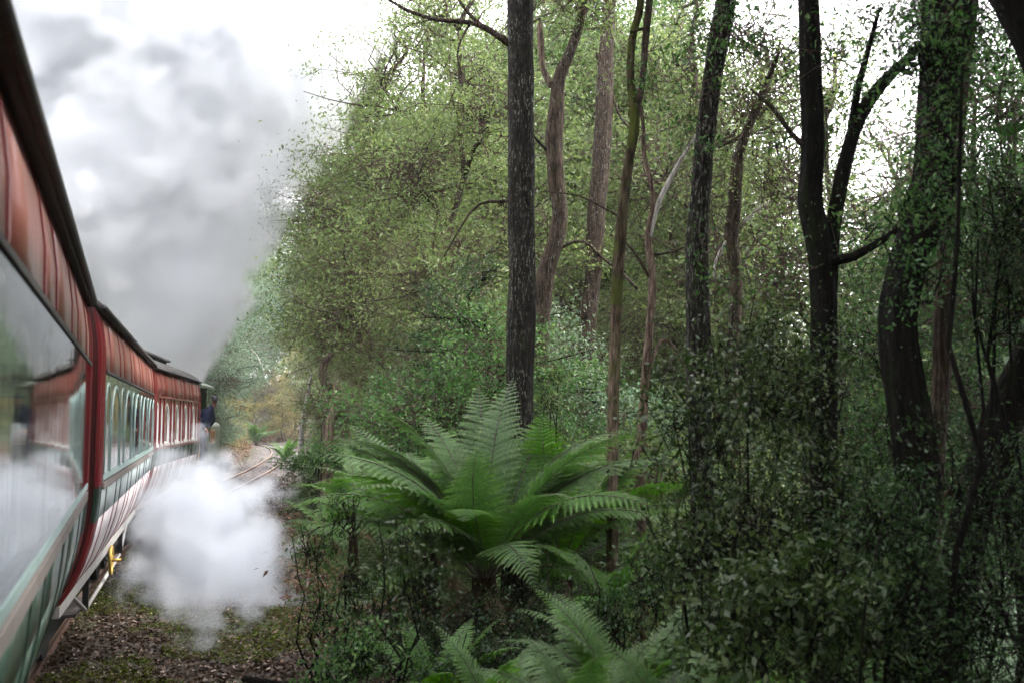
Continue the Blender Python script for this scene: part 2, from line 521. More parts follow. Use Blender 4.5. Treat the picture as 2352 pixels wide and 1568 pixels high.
def height(x, y):
    s, yy = side_of(x, y)
    x = np.atleast_1d(x); y = np.atleast_1d(y)
    z = np.full(len(s), -0.20)
    near = 1 - smooth(30, 62, y)
    # left bank
    l = np.clip(-s - 2.0, 0, None)
    z += np.where(s < 0, smooth(0, 5, l) * 3.2 + np.clip(l - 4, 0, None) * 0.22, 0)
    # right shoulder, then the slope down to the stream, then the far valley side
    r = np.clip(s - 4.3, 0, None)
    down = -smooth(0, 16, r) * 5.2
    up = smooth(26, 70, r) * 10.0 + np.clip(r - 70, 0, None) * 0.2
    z += np.where(s > 0, near * down + up * near + (1 - near) * (smooth(1, 9, r) * 0.9 + smooth(15, 60, r) * 8), 0)
    z += 0.07 * (1 - smooth(20, 27, y)) * (1 - smooth(4, 6, np.abs(s)))
    rough = smooth(0.9, 2.4, np.abs(s))
    z += wav(x, y) * 0.075 * rough + wav(x * 0.21 + 3, y * 0.21) * 0.45 * smooth(5, 12, np.abs(s))
    return z


def hz(x, y):
    return float(height(np.array([x]), np.array([y]))[0])


def ground_mat():
    m, nt, p = new_mat('forest floor')
    t = N(nt, 'ShaderNodeTexCoord')
    n1 = N(nt, 'ShaderNodeTexNoise'); n1.inputs['Scale'].default_value = 0.9; n1.inputs['Detail'].default_value = 8
    n2 = N(nt, 'ShaderNodeTexNoise'); n2.inputs['Scale'].default_value = 16; n2.inputs['Detail'].default_value = 8; n2.inputs['Roughness'].default_value = 0.7
    for n in (n1, n2): nt.links.new(t.outputs['Object'], n.inputs['Vector'])
    c = mixc(nt, (0.014, 0.010, 0.007), (0.065, 0.045, 0.030), rampf(nt, n2.outputs['Fac'], 0.4, 0.7))
    c = mixc(nt, c, (0.035, 0.050, 0.012), rampf(nt, n1.outputs['Fac'], 0.52, 0.62))
    nt.links.new(c, p.inputs['Base Color'])
    p.inputs['Roughness'].default_value = 0.9
    bp = N(nt, 'ShaderNodeBump'); bp.inputs['Strength'].default_value = 0.8; bp.inputs['Distance'].default_value = 0.05
    nt.links.new(n2.outputs['Fac'], bp.inputs['Height'])
    nt.links.new(bp.outputs['Normal'], p.inputs['Normal'])
    return m


def grid_axis(lo, hi, a, b, fine, coarse):
    v = [a]
    while v[-1] < b: v.append(v[-1] + fine)
    st = fine
    while v[-1] < hi:
        st = min(st * 1.12, coarse); v.append(v[-1] + st)
    st = fine
    u = [a]
    while u[-1] > lo:
        st = min(st * 1.12, coarse); u.append(u[-1] - st)
    return np.array(u[:0:-1] + v)


gx = grid_axis(-400, 400, -14, 6, 0.11, 14)
gy = grid_axis(-60, 700, 1, 26, 0.14, 14)
GX, GY = np.meshgrid(gx, gy)
GZ = height(GX.ravel(), GY.ravel())
V = np.stack([GX.ravel(), GY.ravel(), GZ], 1)
ii = (np.arange(len(gy) - 1)[:, None] * len(gx) + np.arange(len(gx) - 1)[None, :]).ravel()
Q = np.stack([ii, ii + 1, ii + 1 + len(gx), ii + len(gx)], 1)
g = link('ground', np_mesh('ground', V, [(Q, 0, np.zeros(len(Q)))], [ground_mat()], smooth=True))
tag(g, kind='structure')

# stream far below on the right
mw, nt, p = new_mat('stream water')
p.inputs['Base Color'].default_value = (0.02, 0.03, 0.025, 1)
p.inputs['Roughness'].default_value = 0.08
nn = N(nt, 'ShaderNodeTexNoise'); nn.inputs['Scale'].default_value = 6
tcn = N(nt, 'ShaderNodeTexCoord'); nt.links.new(tcn.outputs['Object'], nn.inputs['Vector'])
bp = N(nt, 'ShaderNodeBump'); bp.inputs['Strength'].default_value = 0.4; bp.inputs['Distance'].default_value = 0.05
nt.links.new(nn.outputs['Fac'], bp.inputs['Height']); nt.links.new(bp.outputs['Normal'], p.inputs['Normal'])
mb = MB()
mb.add([(2, -20, -5.2), (60, -20, -5.2), (60, 50, -5.2), (2, 50, -5.2)], [(0, 1, 2, 3)])
tag(mb.build('stream', mw), kind='structure')


def scatter_ground(name, mat, n, region, L0, L1, W, lift=0.02, flat=0.7, tint_pow=1.0, label=None, cat=None, mask=None, ztop=0.0):
    """region: function(n) -> x, y"""
    x, y = region(n)
    z = height(x, y)
    if mask is not None:
        k = mask(x, y)
        x, y, z = x[k], y[k], z[k]
    n = len(x)
    P = np.stack([x, y, z + lift + rng.random(n) * lift + rng.random(n) ** 2 * ztop], 1)
    L = L0 + rng.random(n) * (L1 - L0)
    V, Qd = leaf_geo(P, L, L * W, droop=0.0, flat=flat)
    me = np_mesh(name, V, [(Qd, 0, rng.random(n) ** tint_pow)], [mat])
    o = link(name, me)
    tag(o, label, cat, kind='stuff')
    return o


def strip(s0, s1, y0, y1, p=1.0):
    """random points between two offsets from the line and two distances"""
    idx = np.where((LINE[:, 1] >= y0) & (LINE[:, 1] <= y1))[0]
    def f(n):
        k = idx[0] + (rng.random(n) ** p * (idx[-1] - idx[0])).astype(int)
        s = s0 + rng.random(n) * (s1 - s0)
        return LINE[k, 0] + LN[k, 0] * s + rng.normal(size=n) * 0.1, LINE[k, 1] + LN[k, 1] * s + rng.normal(size=n) * 0.15
    return f


# leaf litter, moss, ballast
scatter_ground('leaf_litter', L_LITTER, 105000, strip(0.1, 5.2, 3, 28, 1.5), 0.02, 0.085, 0.42, 0.008, 0.75, 1.7,
               'dead brown leaves strewn on the mossy strip beside the carriages', 'leaf litter')
scatter_ground('leaf_litter', L_LITTER, 16000, strip(1.5, 6, 25, 95, 1.2), 0.06, 0.16, 0.5, 0.02, 0.6, 1.2,
               'brown leaf litter along the right edge of the far track', 'leaf litter', ztop=0.2)


def moss_mask(x, y):
    v = wav(x * 0.8 + 1, y * 0.8 + 2) + 0.5 * wav(x * 2.3, y * 2.3)
    return v > -0.02


scatter_ground('moss', L_MOSS, 150000, strip(0.3, 5, 3, 28, 1.5), 0.012, 0.034, 0.6, 0.012, 0.2, 1.0,
               'bright green moss patches among the dead leaves', 'moss', mask=moss_mask, ztop=0.025)

m_stone, nt, p = new_mat('ballast stone')
at_ = N(nt, 'ShaderNodeAttribute', attribute_name='tint')
nt.links.new(mixc(nt, (0.030, 0.026, 0.025), (0.17, 0.15, 0.145), at_.outputs['Fac']), p.inputs['Base Color'])
p.inputs['Roughness'].default_value = 0.8
idx = np.where((LINE[:, 1] > 27) & (LINE[:, 1] < 117))[0]
nst = 26000
k = idx[0] + (rng.random(nst) ** 1.3 * (idx[-1] - idx[0])).astype(int)
s_ = rng.normal(size=nst) * 0.85
sx = LINE[k, 0] + LN[k, 0] * s_ + rng.normal(size=nst) * 0.1; sy = LINE[k, 1] + LN[k, 1] * s_ + rng.normal(size=nst) * 0.15
P = np.stack([sx, sy, np.full(nst, -0.155) - np.clip(np.abs(s_) - 1.1, 0, 1) * 0.05 + rng.random(nst) * 0.03], 1)
sz = (0.03 + rng.random(nst) * 0.04)[:, None]
OCT = np.array([[1, 0, 0], [0, 1, 0], [-1, 0, 0], [0, -1, 0], [0, 0, 1]])
VV = P[:, None, :] + OCT[None] * sz[:, :, None] * (0.6 + 0.8 * rng.random((nst, 5, 1))) + rng.normal(size=(nst, 5, 3)) * 0.006
TF = np.array([[0, 1, 4], [1, 2, 4], [2, 3, 4], [3, 0, 4]])
FF = (np.arange(nst)[:, None, None] * 5 + TF[None]).reshape(-1, 3)
tag(link('ballast', np_mesh('ballast', VV.reshape(-1, 3), [(FF, 0, np.repeat(rng.random(nst), 4))], [m_stone])),
    'grey stone ballast between and beside the rails', 'ballast', kind='stuff')

# ballast bed under the rails
mb = MB()
sel = [i for i in range(0, len(LINE), 3) if LINE[i, 1] > 24]
prof = [(-1.9, -0.30), (-1.25, -0.165), (1.25, -0.165), (1.9, -0.30)]
for i in sel:
    mb.v.extend([(LINE[i, 0] + LN[i, 0] * a, LINE[i, 1] + LN[i, 1] * a, b) for a, b in prof])
for j in range(len(sel) - 1):
    for q in range(3):
        mb.f.append((j * 4 + q, j * 4 + q + 1, j * 4 + 5 + q, j * 4 + 4 + q)); mb.m.append(0)
m_bed = paint('ballast bed grit', (0.050, 0.042, 0.038), 0.9, 0, 0.9, dirtcol=(0.02, 0.016, 0.013), scale=30)
tag(mb.build('track_bed', m_bed), kind='structure')

# railway track
track = tag(empty('railway_track', (LINE[idx[0], 0], LINE[idx[0], 1], 0)), 'rusty narrow railway track that bends left into the trees beyond the train', 'railway track')
off = Vector(track.location)
for sgn in (-1, 1):
    mb = MB()
    prof = [(-0.055, -0.125), (0.055, -0.125), (0.014, -0.10), (0.014, -0.035), (0.032, -0.028), (0.032, 0.0), (-0.032, 0.0), (-0.032, -0.028), (-0.014, -0.035), (-0.014, -0.10)]
    sel = list(range(0, len(LINE), 2))
    npf = len(prof)
    for i in sel:
        mb.v.extend([(LINE[i, 0] + LN[i, 0] * (a + sgn * 0.56) - off.x, LINE[i, 1] + LN[i, 1] * (a + sgn * 0.56) - off.y, b) for a, b in prof])
    for j in range(len(sel) - 1):
        for q in range(npf):
            q2 = (q + 1) % npf
            mb.f.append((j * npf + q, j * npf + q2, (j + 1) * npf + q2, (j + 1) * npf + q)); mb.m.append(1 if q == 5 else 0)
    mb.build('rail', [M['rustrail'], M['railtop']], track)
mb = MB(); mb.box(-0.95, 0.95, -0.11, 0.11, -0.26, -0.13)
sl = mb.mesh('sleeper', M['sleeper'])
a = ARC[idx[0]]
while a < ARC[idx[-1]]:
    i = int(np.searchsorted(ARC, a))
    link('sleeper', sl, track, (LINE[i, 0] - off.x, LINE[i, 1] - off.y, random.uniform(-0.012, 0.004)), (0, 0, math.atan2(LN[i, 1], LN[i, 0]) + random.uniform(-0.03, 0.03)))
    a += 0.68

# ------------------------------------------------------------------ carriages
SIDE = [(0.97, 0.90), (1.05, 1.02), (1.13, 1.20), (1.19, 1.40), (1.225, 1.58)]     # turn-under of the lower body
SIDE_W = [(1.225, 1.58), (1.24, 1.74), (1.25, 1.88)]
SIDE_U = [(1.25, 2.90), (1.245, 3.1), (1.22, 3.28), (1.185, 3.42)]


def strip_panel(prof, wdt, out=0.0, th=0.02):
    """sheet following a side profile, width along y, outside face pushed out"""
    mb = MB()
    n = len(prof)
    vs = []
    for x, z in prof: vs += [(x + out, 0, z), (x + out, wdt, z), (x + out - th, 0, z), (x + out - th, wdt, z)]
    fs = []
    for i in range(n - 1):
        b = i * 4; c = b + 4
        fs += [(b, b + 1, c + 1, c), (b + 2, c + 2, c + 3, b + 3), (b, c, c + 2, b + 2), (b + 1, b + 3, c + 3, c + 1)]
    fs += [(0, 2, 3, 1), ((n - 1) * 4, (n - 1) * 4 + 1, (n - 1) * 4 + 3, (n - 1) * 4 + 2)]
    mb.add(vs, fs)
    return mb


def arch_pts(wd, zb, zt, cx, n=10):
    r = wd / 2
    sp = zt - r
    pts = [(cx - r, zb), (cx - r, (zb + sp) / 2)]
    for k in range(n + 1):
        a = math.pi - math.pi * k / n
        pts.append((cx + r * math.cos(a), sp + r * math.sin(a)))
    pts += [(cx + r, (zb + sp) / 2), (cx + r, zb)]
    return pts


def surround(w_, wo, z0, z1, zb, zt, th=0.05):
    """rectangular board with an arched hole (in y,z), outside face at x=0"""
    cx = w_ / 2; r = wo / 2; sp = zt - r
    inner = arch_pts(wo, zb, zt, cx)
    outer = []
    n = 10
    outer.append((0, z0)); outer.append((0, (zb + sp) / 2))
    for k in range(n + 1):
        a = math.pi - math.pi * k / n
        t = max(abs(math.cos(a)), abs(math.sin(a)))
        outer.append((cx + math.cos(a) / t * w_ / 2, sp + math.sin(a) / t * (z1 - sp)))
    outer.append((w_, (zb + sp) / 2)); outer.append((w_, z0))
    mb = MB()
    m_ = len(inner)
    vs = [(0, y, z) for y, z in outer] + [(0, y, z) for y, z in inner] + [(-th, y, z) for y, z in inner] + [(-th, y, z) for y, z in outer]
    fs = []
    for i in range(m_ - 1):
        fs.append((i, i + 1, m_ + i + 1, m_ + i))
        fs.append((m_ + i, m_ + i + 1, 2 * m_ + i + 1, 2 * m_ + i))
        fs.append((2 * m_ + i, 2 * m_ + i + 1, 3 * m_ + i + 1, 3 * m_ + i))
    fs.append((0, m_, 2 * m_ - 1, m_ - 1))
    fs.append((m_, 2 * m_, 3 * m_ - 1, 2 * m_ - 1))
    mb.add(vs, fs)
    return mb


def ring(wo, zb, zt, cx, bw, th):
    a = arch_pts(wo, zb, zt, cx); b = arch_pts(wo - 2 * bw, zb + bw, zt - bw, cx)
    m_ = len(a)
    vs = [(0, y, z) for y, z in a] + [(0, y, z) for y, z in b] + [(-th, y, z) for y, z in b] + [(-th, y, z) for y, z in a]
    fs = []
    for i in range(m_):
        j = (i + 1) % m_
        fs += [(i, j, m_ + j, m_ + i), (m_ + i, m_ + j, 2 * m_ + j, 2 * m_ + i), (2 * m_ + i, 2 * m_ + j, 3 * m_ + j, 3 * m_ + i), (3 * m_ + i, 3 * m_ + j, j, i)]
    mb = MB(); mb.add(vs, fs)
    return mb


def carriage(label, near, far, bays, up, waist, low, wb, lb, frame, flush, bw=0.024):
    """near, far: right-side lower corner points (x,y) of the body; bays: list of widths pattern"""
    nx, ny = near; fx, fy = far
    L = math.hypot(fx - nx, fy - ny)
    th = math.atan2(-(fx - nx), fy - ny)
    c, s = math.cos(th), math.sin(th)
    root = tag(empty('railway_carriage', (nx - 1.25 * c, ny - 1.25 * s, 0), th), label, 'railway carriage', 'carriages of the steam train')
    E = 0.30                                   # end posts
    tot = sum(bays)
    k = (L - 2 * E) / tot
    ys = [E]
    for b in bays: ys.append(ys[-1] + b * k)
    cache = {}

    def share(key, fn, mat, smooth=False):
        if key not in cache: cache[key] = fn().mesh(key[0], mat, smooth)
        return cache[key]
    for i, b in enumerate(bays):
        w_ = b * k
        y0 = ys[i]
        link('upper_panel', share(('upper_panel', b), lambda: strip_panel(SIDE_U, w_ - 0.004), up, True), root, (0, y0 + 0.002, 0))
        link('waist_panel', share(('waist_panel', b), lambda: strip_panel(SIDE_W, w_ - 0.004), waist, True), root, (0, y0 + 0.002, 0))
        link('lower_panel', share(('lower_panel', b), lambda: strip_panel(SIDE, w_ - 0.004), low, True), root, (0, y0 + 0.002, 0))
        wo = w_ - 0.13
        link('window_surround', share(('window_surround', b), lambda: surround(w_, wo, 1.93, 2.87, 1.96, 2.80), M['rust'] if not flush else M['green']), root, (1.232, y0, 0))
        fr = link('window', share(('window', b), lambda: ring(wo - 0.006, 1.963, 2.797, w_ / 2, 0.055 if not flush else 0.026, 0.03), frame if bw < 0.03 else M['green']), root, (1.222 if not flush else (1.242 if bw > 0.03 else 1.270), y0, 0))
        link('pane', share(('pane', b), lambda: (lambda q: (q.add([(0, y, z) for y, z in arch_pts(wo - 0.1, 2.01, 2.75, w_ / 2)], [tuple(range(15))]), q)[1])(MB()), M['glass']), fr, (-0.02 if not flush else (-0.02 if bw > 0.03 else -0.05), 0, 0))
        if not flush:
            def blk():
                q = MB(); q.box(-0.01, 0.03, 0.08, w_ - 0.08, 1.932, 1.985); return q
            link('sill_block', share(('sill_block', b), blk, M['white']), fr, (0, 0, 0))
        if i > 0 and not flush:
            def pil():
                q = MB(); q.box(0, 0.022, -0.028, 0.028, 1.93, 2.87); return q
            link('pillar', share(('pillar', 0), pil, M['red']), root, (1.234, y0, 0))
    for i, y0 in enumerate(ys):
        for nm, pr, mt in (('upper_batten', SIDE_U, M['red']), ('waist_batten', SIDE_W, wb), ('lower_batten', SIDE, lb)):
            link(nm, share((nm, 0), lambda pr=pr: strip_panel(pr, bw, 0.007, 0.02), mt, False), root, (0, y0 - bw / 2, 0))
    if flush:                                  # big sheets of outer glass over the arched frames
        q = ys[0]; n = 5
        seg = (ys[-1] - ys[0]) / n
        for j in range(n):
            mb = MB(); mb.add([(1.264, 0.006, 1.97), (1.264, seg - 0.006, 1.97), (1.264, seg - 0.006, 2.86), (1.264, 0.006, 2.86)], [(0, 1, 2, 3)])
            link('outer_pane', mb.mesh('outer_pane', M['glass']), root, (0, q + j * seg, 0))
        mb = MB(); mb.box(1.235, 1.268, ys[0], ys[-1], 1.925, 1.968); mb.build('glazing_rail', M['teal'], root)  # pale teal puts a reflection into the rail's colour
        mb = MB(); mb.box(1.22, 1.272, ys[0], ys[-1], 2.872, 2.897); mb.build('drip_rail', M['black'], root)
        mb = MB(); mb.box(1.2, 1.272, ys[0], ys[-1], 1.845, 1.903); mb.build('window_sill', M['sillwood'], root)
    else:
        mb = MB(); mb.box(1.2, 1.285, ys[0], ys[-1], 1.885, 1.928); mb.build('window_sill', M['rust'], root)
        mb = MB(); mb.box(1.22, 1.268, ys[0], ys[-1], 2.872, 2.898); mb.build('drip_rail', M['rust'], root)
    # end posts, red with a green waist band
    full = SIDE + SIDE_W[1:] + [(1.25, 2.9)] + SIDE_U[1:]
    for y0 in (0.0, L - E + 0.02):
        po = MB()
        for pr, mi in ((SIDE, 0), (SIDE_W, 1), ([(1.25, 1.88), (1.25, 2.9)] , 0), (SIDE_U, 0)):
            q = strip_panel(pr, E - 0.02, 0.004, 0.03)
            po.add(q.v, q.f, mi)
        pe = link('end_post', po.mesh('end_post', [M['red'], M['green']]), root, (0, y0, 0))
        for yy in (0.05, 0.15, 0.25):
            qq = MB()
            for pr, mi in ((SIDE, 0), (SIDE_W, 1), ([(1.25, 1.88), (1.25, 2.9)], 0), (SIDE_U, 0)):
                q = strip_panel(pr, 0.022, 0.014, 0.015); qq.add(q.v, q.f, mi)
            link('moulding', qq.mesh('moulding', [M['red'], M['green']]), pe, (0, yy, 0))
    # end walls, far side, floor, roof
    half = [(x, z) for x, z in full]
    for y0, y1 in ((0.03, 0.07), (L - 0.07, L - 0.03)):
        poly = [(x - 0.03, z) for x, z in half] + [(-(x - 0.03), z) for x, z in reversed(half)]
        n = len(poly)
        mb = MB()
        mb.add([(x, y0, z) for x, z in poly] + [(x, y1, z) for x, z in poly],
               [tuple(range(n)), tuple(range(2 * n - 1, n - 1, -1))] + [(i, n + i, n + (i + 1) % n, (i + 1) % n) for i in range(n)])
        mb.build('end_wall', M['maroon'], root)
    fs_ = MB()
    for pr in (SIDE, SIDE_W, SIDE_U):
        q = strip_panel([(-x, z) for x, z in pr], L - 0.1, 0.0, -0.02); fs_.add([(x, y + 0.05, z) for x, y, z in q.v], q.f)
    for i, b in enumerate(bays):
        q = surround(b * k, b * k - 0.13, 1.88, 2.90, 1.96, 2.80); fs_.add([(-x - 1.25, y + ys[i], z) for x, y, z in q.v], q.f)
    fs_.build('far_side', M['interior'], root)
    mb = MB(); mb.box(-0.95, 0.95, 0.08, L - 0.08, 0.98, 1.04); mb.build('floor', M['interior'], root)
    mb = MB(); mb.box(-1.15, 1.15, 0.08, L - 0.08, 3.36, 3.40); mb.build('ceiling', M['cream'], root)
    rf = MB()
    pr = []
    n = 16
    for i in range(n + 1):
        a = -1 + 2 * i / n
        pr.append((a * 1.262, 3.43 + 0.42 * (1 - a * a) ** 0.8))
    vs = []; fs = []
    for yy in (-0.06, L + 0.06):
        vs += [(x, yy, z) for x, z in pr] + [(x * 0.985, yy, z - 0.06) for x, z in pr]
    K = 2 * (n + 1)
    for i in range(n):
        fs += [(i, i + 1, K + i + 1, K + i), (n + 1 + i, K + n + 1 + i, K + n + 2 + i, n + 2 + i), (i, n + 1 + i, n + 2 + i, i + 1), (K + i, K + i + 1, K + n + 2 + i, K + n + 1 + i)]
    fs += [(0, K, K + n + 1, n + 1), (n, 2 * n + 1, K + 2 * n + 1, K + n)]
    rf.add(vs, fs)
    roof = rf.build('roof', M['roof'], root, True)
    mb = MB(); mb.tube([(1.262, -0.06, 3.41), (1.262, L + 0.06, 3.41)], 0.026, 8); mb.build('gutter', M['roof'], roof, True)
    cl = MB(); cl.box(-0.40, 0.40, 0.3, L - 0.1, 3.78, 3.92); cl.build('clerestory', M['roof'], root)
    cr = MB(); cr.box(-0.48, 0.48, 0.1, L + 0.12, 3.922, 3.965); cr.build('clerestory_roof', M['roof'], root)
    mb = MB(); mb.tube([(0.33, L + 0.02, 3.9), (0.33, L + 0.02, 3.76)], 0.05, 10); mb.box(0.25, 0.41, L - 0.06, L + 0.10, 3.70, 3.76); mb.build('roof_lamp', M['black'], root)
    # underframe
    so_ = MB(); so_.box(0.88, 0.985, 0.0, L, 0.80, 0.897); so_.build('solebar', M['sole'], root)
    so_ = MB(); so_.box(-0.985, -0.88, 0.0, L, 0.80, 0.897); so_.build('solebar', M['sole'], root)
    mb = MB(); mb.box(-0.8, 0.8, 0.2, L - 0.2, 0.66, 0.795); mb.build('underframe', M['black'], root)
    a, b_, cc, d = 0.9, 2.55, L - 2.55, L - 0.9
    mb = MB()
    for sx_ in (0.93, -0.93):
        mb.tube([(sx_, a + 0.3, 0.80), (sx_, b_, 0.42), (sx_, cc, 0.42), (sx_, d - 0.3, 0.80)], 0.022, 6)
    mb.build('truss_rod', M['sole'], root)
    for yy in (b_, cc):
        for sx_ in (0.93, -0.93):
            mb = MB(); mb.box(sx_ - 0.03, sx_ + 0.03, yy - 0.04, yy + 0.04, 0.43, 0.80); mb.build('queen_post', M['black'], root)
    mb = MB(); mb.box(0.72, 0.90, b_ - 0.55, b_ + 0.55, 0.44, 0.47); mb.build('foot_board', M['sillwood'], root)
    for yc in (1.55, L - 1.55):
        bo = MB(); bo.box(-0.66, 0.66, yc - 0.85, yc + 0.85, 0.48, 0.62); bo.box(0.62, 0.74, yc - 1.0, yc + 1.0, 0.34, 0.56); bo.box(-0.74, -0.62, yc - 1.0, yc + 1.0, 0.34, 0.56)
        bg_ = bo.build('bogie', M['black'], root)
        for yw in (-0.62, 0.62):
            q = MB()
            q.tube([(-0.72, yc + yw, 0.36), (0.72, yc + yw, 0.36)], 0.06, 10)
            for sx_ in (-1, 1):
                q.tube([(sx_ * 0.50, yc + yw, 0.36), (sx_ * 0.60, yc + yw, 0.36)], 0.36, 28)
                q.tube([(sx_ * 0.47, yc + yw, 0.36), (sx_ * 0.50, yc + yw, 0.36)], 0.39, 28)
            q.build('wheelset', M['black'], bg_, False)
    return root, L


patA = [0.45, 0.85, 0.45, 0.85, 0.45, 0.85, 0.45, 0.85, 0.45, 0.85, 0.45]
d1 = (-math.sin(R(20.85)), math.cos(R(20.85)))
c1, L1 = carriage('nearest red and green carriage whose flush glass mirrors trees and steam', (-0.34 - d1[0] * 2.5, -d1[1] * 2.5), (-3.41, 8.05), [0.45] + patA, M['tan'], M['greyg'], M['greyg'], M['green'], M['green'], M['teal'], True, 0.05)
c2, L2 = carriage('middle carriage with tan upper panels, flush glass over pale teal arches and lower boards coloured pale like reflected steam', (-3.53, 8.55), (-6.40, 17.85), patA, M['tan'], M['pale'], M['cream'], M['green'], M['red'], M['teal'], True)
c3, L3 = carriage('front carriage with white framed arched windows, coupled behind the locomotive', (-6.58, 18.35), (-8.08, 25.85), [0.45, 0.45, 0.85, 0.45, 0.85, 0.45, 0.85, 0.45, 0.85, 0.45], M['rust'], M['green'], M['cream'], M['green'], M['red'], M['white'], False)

# yellow brake handwheel under the middle carriage
hw = MB()
wy = 4.5
ringp = [(1.02, wy + 0.17 * math.cos(a), 0.68 + 0.17 * math.sin(a)) for a in np.linspace(0, 2 * math.pi, 25)]
hw.tube(ringp, 0.02, 8, cap=False)
for a in (0.3, 2.4, 4.5):
    hw.tube([(1.02, wy, 0.68), (1.02, wy + 0.17 * math.cos(a), 0.68 + 0.17 * math.sin(a))], 0.013, 6)
hw.tube([(0.98, wy, 0.68), (1.14, wy, 0.68)], 0.02, 8)
h = hw.build('brake_wheel', M['brass'], c2, True)
mb = MB(); mb.tube([(0.97, wy, 0.68), (0.90, wy, 0.80)], 0.02, 6); mb.build('bracket', M['black'], c2)
# small black lamp iron on the front carriage
mb = MB(); mb.box(1.262, 1.275, L3 - 0.62, L3 - 0.50, 2.48, 2.74); mb.box(1.275, 1.33, L3 - 0.64, L3 - 0.48, 2.44, 2.49); mb.build('lamp_iron', M['black'], c3)

# ------------------------------------------------------------------ locomotive
lh = R(9.0)
lrx, lry = -9.42, 26.35
loco = tag(empty('steam_locomotive', (lrx, lry, 0), lh), 'dark green steam tank locomotive with open cab and red number plate pulling the carriages', 'locomotive')


def lp(x, y, z):
    return Vector((lrx + x * math.cos(lh) - y * math.sin(lh), lry + x * math.sin(lh) + y * math.cos(lh), z))


def rbox(x0, x1, y0, y1, z0, z1, r, seg=4):
    """box with rounded long top edges (along y)"""
    pr = [(x0, z0), (x1, z0)]
    for k in range(seg + 1):
        a = math.pi / 2 * k / seg
        pr.append((x1 - r + r * math.cos(a), z1 - r + r * math.sin(a)))
    for k in range(seg + 1):
        a = math.pi / 2 + math.pi / 2 * k / seg
        pr.append((x0 + r + r * math.cos(a), z1 - r + r * math.sin(a)))
    n = len(pr)
    mb = MB()
    mb.add([(x, y0, z) for x, z in pr] + [(x, y1, z) for x, z in pr],
           [tuple(range(n)), tuple(range(2 * n - 1, n - 1, -1))] + [(i, (i + 1) % n, n + (i + 1) % n, n + i) for i in range(n)])
    return mb


mb = MB(); mb.box(-1.1, 1.1, 0.1, 5.4, 0.95, 1.08); mb.box(-0.7, 0.7, 5.4, 7.6, 0.95, 1.08); mb.build('running_plate', M['black'], loco)
rbox(0.62, 1.13, 1.75, 4.2, 1.08, 2.36, 0.12).build('side_tank', M['loco'], loco)
rbox(-1.13, -0.62, 2.25, 5.6, 1.08, 2.36, 0.12).build('side_tank', M['loco'], loco)
mb = MB()
mb.box(-1.05, -0.35, 0.25, 0.29, 1.08, 3.35); mb.box(0.35, 0.98, 0.25, 0.29, 1.08, 2.2); mb.box(0.35, 0.98, 0.25, 0.29, 2.9, 3.35); mb.box(0.35, 0.5, 0.25, 0.29, 2.2, 2.9); mb.box(0.90, 0.98, 0.25, 0.29, 2.2, 2.9)
mb.box(-0.35, 0.35, 0.25, 0.29, 2.8, 3.35)
mb.build('cab_rear_wall', M['loco'], loco)
mb = MB(); mb.box(0.94, 0.99, 0.29, 0.62, 1.08, 3.35); mb.build('cab_side', M['loco'], loco)
mb = MB(); mb.box(-0.99, -0.94, 0.29, 2.25, 1.08, 3.35); mb.build('cab_side', M['loco'], loco)
mb = MB(); mb.box(-1.0, 1.0, 2.16, 2.22, 2.37, 3.35); mb.build('cab_front_wall', M['loco'], loco)
mb = MB()
pr = [(-1.16 + 2.32 * i / 12, 3.38 + 0.30 * (1 - ((-1 + 2 * i / 12) ** 2))) for i in range(13)]
mb.add([(x, 0.0, z) for x, z in pr] + [(x, 2.6, z) for x, z in pr] + [(x, 0.0, z - 0.05) for x, z in pr] + [(x, 2.6, z - 0.05) for x, z in pr],
       [(i, i + 1, 14 + i, 13 + i) for i in range(12)] + [(26 + i, 39 + i, 40 + i, 27 + i) for i in range(12)] + [(i, 26 + i, 27 + i, i + 1) for i in range(12)] + [(13 + i, 14 + i, 40 + i, 39 + i) for i in range(12)] + [(0, 13, 39, 26), (12, 38, 51, 25)])
mb.build('cab_roof', M['loco'], loco)
mb = MB()
pts = [(0, y, 2.05) for y in np.linspace(2.2, 7.4, 12)]
mb.tube(pts, 0.52, 24); mb.build('boiler', M['black'], loco, True)
mb = MB(); mb.tube([(0, 6.9, 2.4), (0, 6.9, 3.1), (0, 6.9, 3.35), (0, 6.9, 3.38)], [0.20, 0.17, 0.24, 0.24], 20); mb.build('chimney', M['black'], loco, True)
mb = MB(); mb.tube([(0, 4.6, 2.4), (0, 4.6, 2.95), (0, 4.6, 3.1), (0, 4.6, 3.15)], [0.28, 0.27, 0.18, 0.05], 20); mb.build('steam_dome', M['brass'], loco, True)
for y_ in (3.3, 5.0):
    mb = MB(); mb.tube([(-0.62, y_, 0.47), (0.62, y_, 0.47)], 0.07, 10)
    for sx_ in (-1, 1): mb.tube([(sx_ * 0.5, y_, 0.47), (sx_ * 0.62, y_, 0.47)], 0.47, 30)
    mb.build('wheel', M['black'], loco)
mb = MB(); mb.tube([(-0.62, 1.2, 0.36), (0.62, 1.2, 0.36)], 0.06, 10)
for sx_ in (-1, 1): mb.tube([(sx_ * 0.5, 1.2, 0.36), (sx_ * 0.62, 1.2, 0.36)], 0.36, 30)
mb.build('wheel', M['black'], loco)
mb = MB(); mb.tube([(0.72, 5.5, 0.52), (0.72, 6.4, 0.52)], 0.2, 20); mb.build('cylinder', M['black'], loco, True)
mb = MB(); mb.box(-0.9, 0.9, 7.6, 7.75, 0.78, 1.12); mb.build('buffer_beam', M['black'], loco)
mb = MB(); mb.box(1.10, 1.42, 4.3, 4.9, 1.10, 1.16); mb.box(1.12, 1.36, 4.35, 4.85, 0.82, 1.10); mb.build('step_box', M['black'], loco)
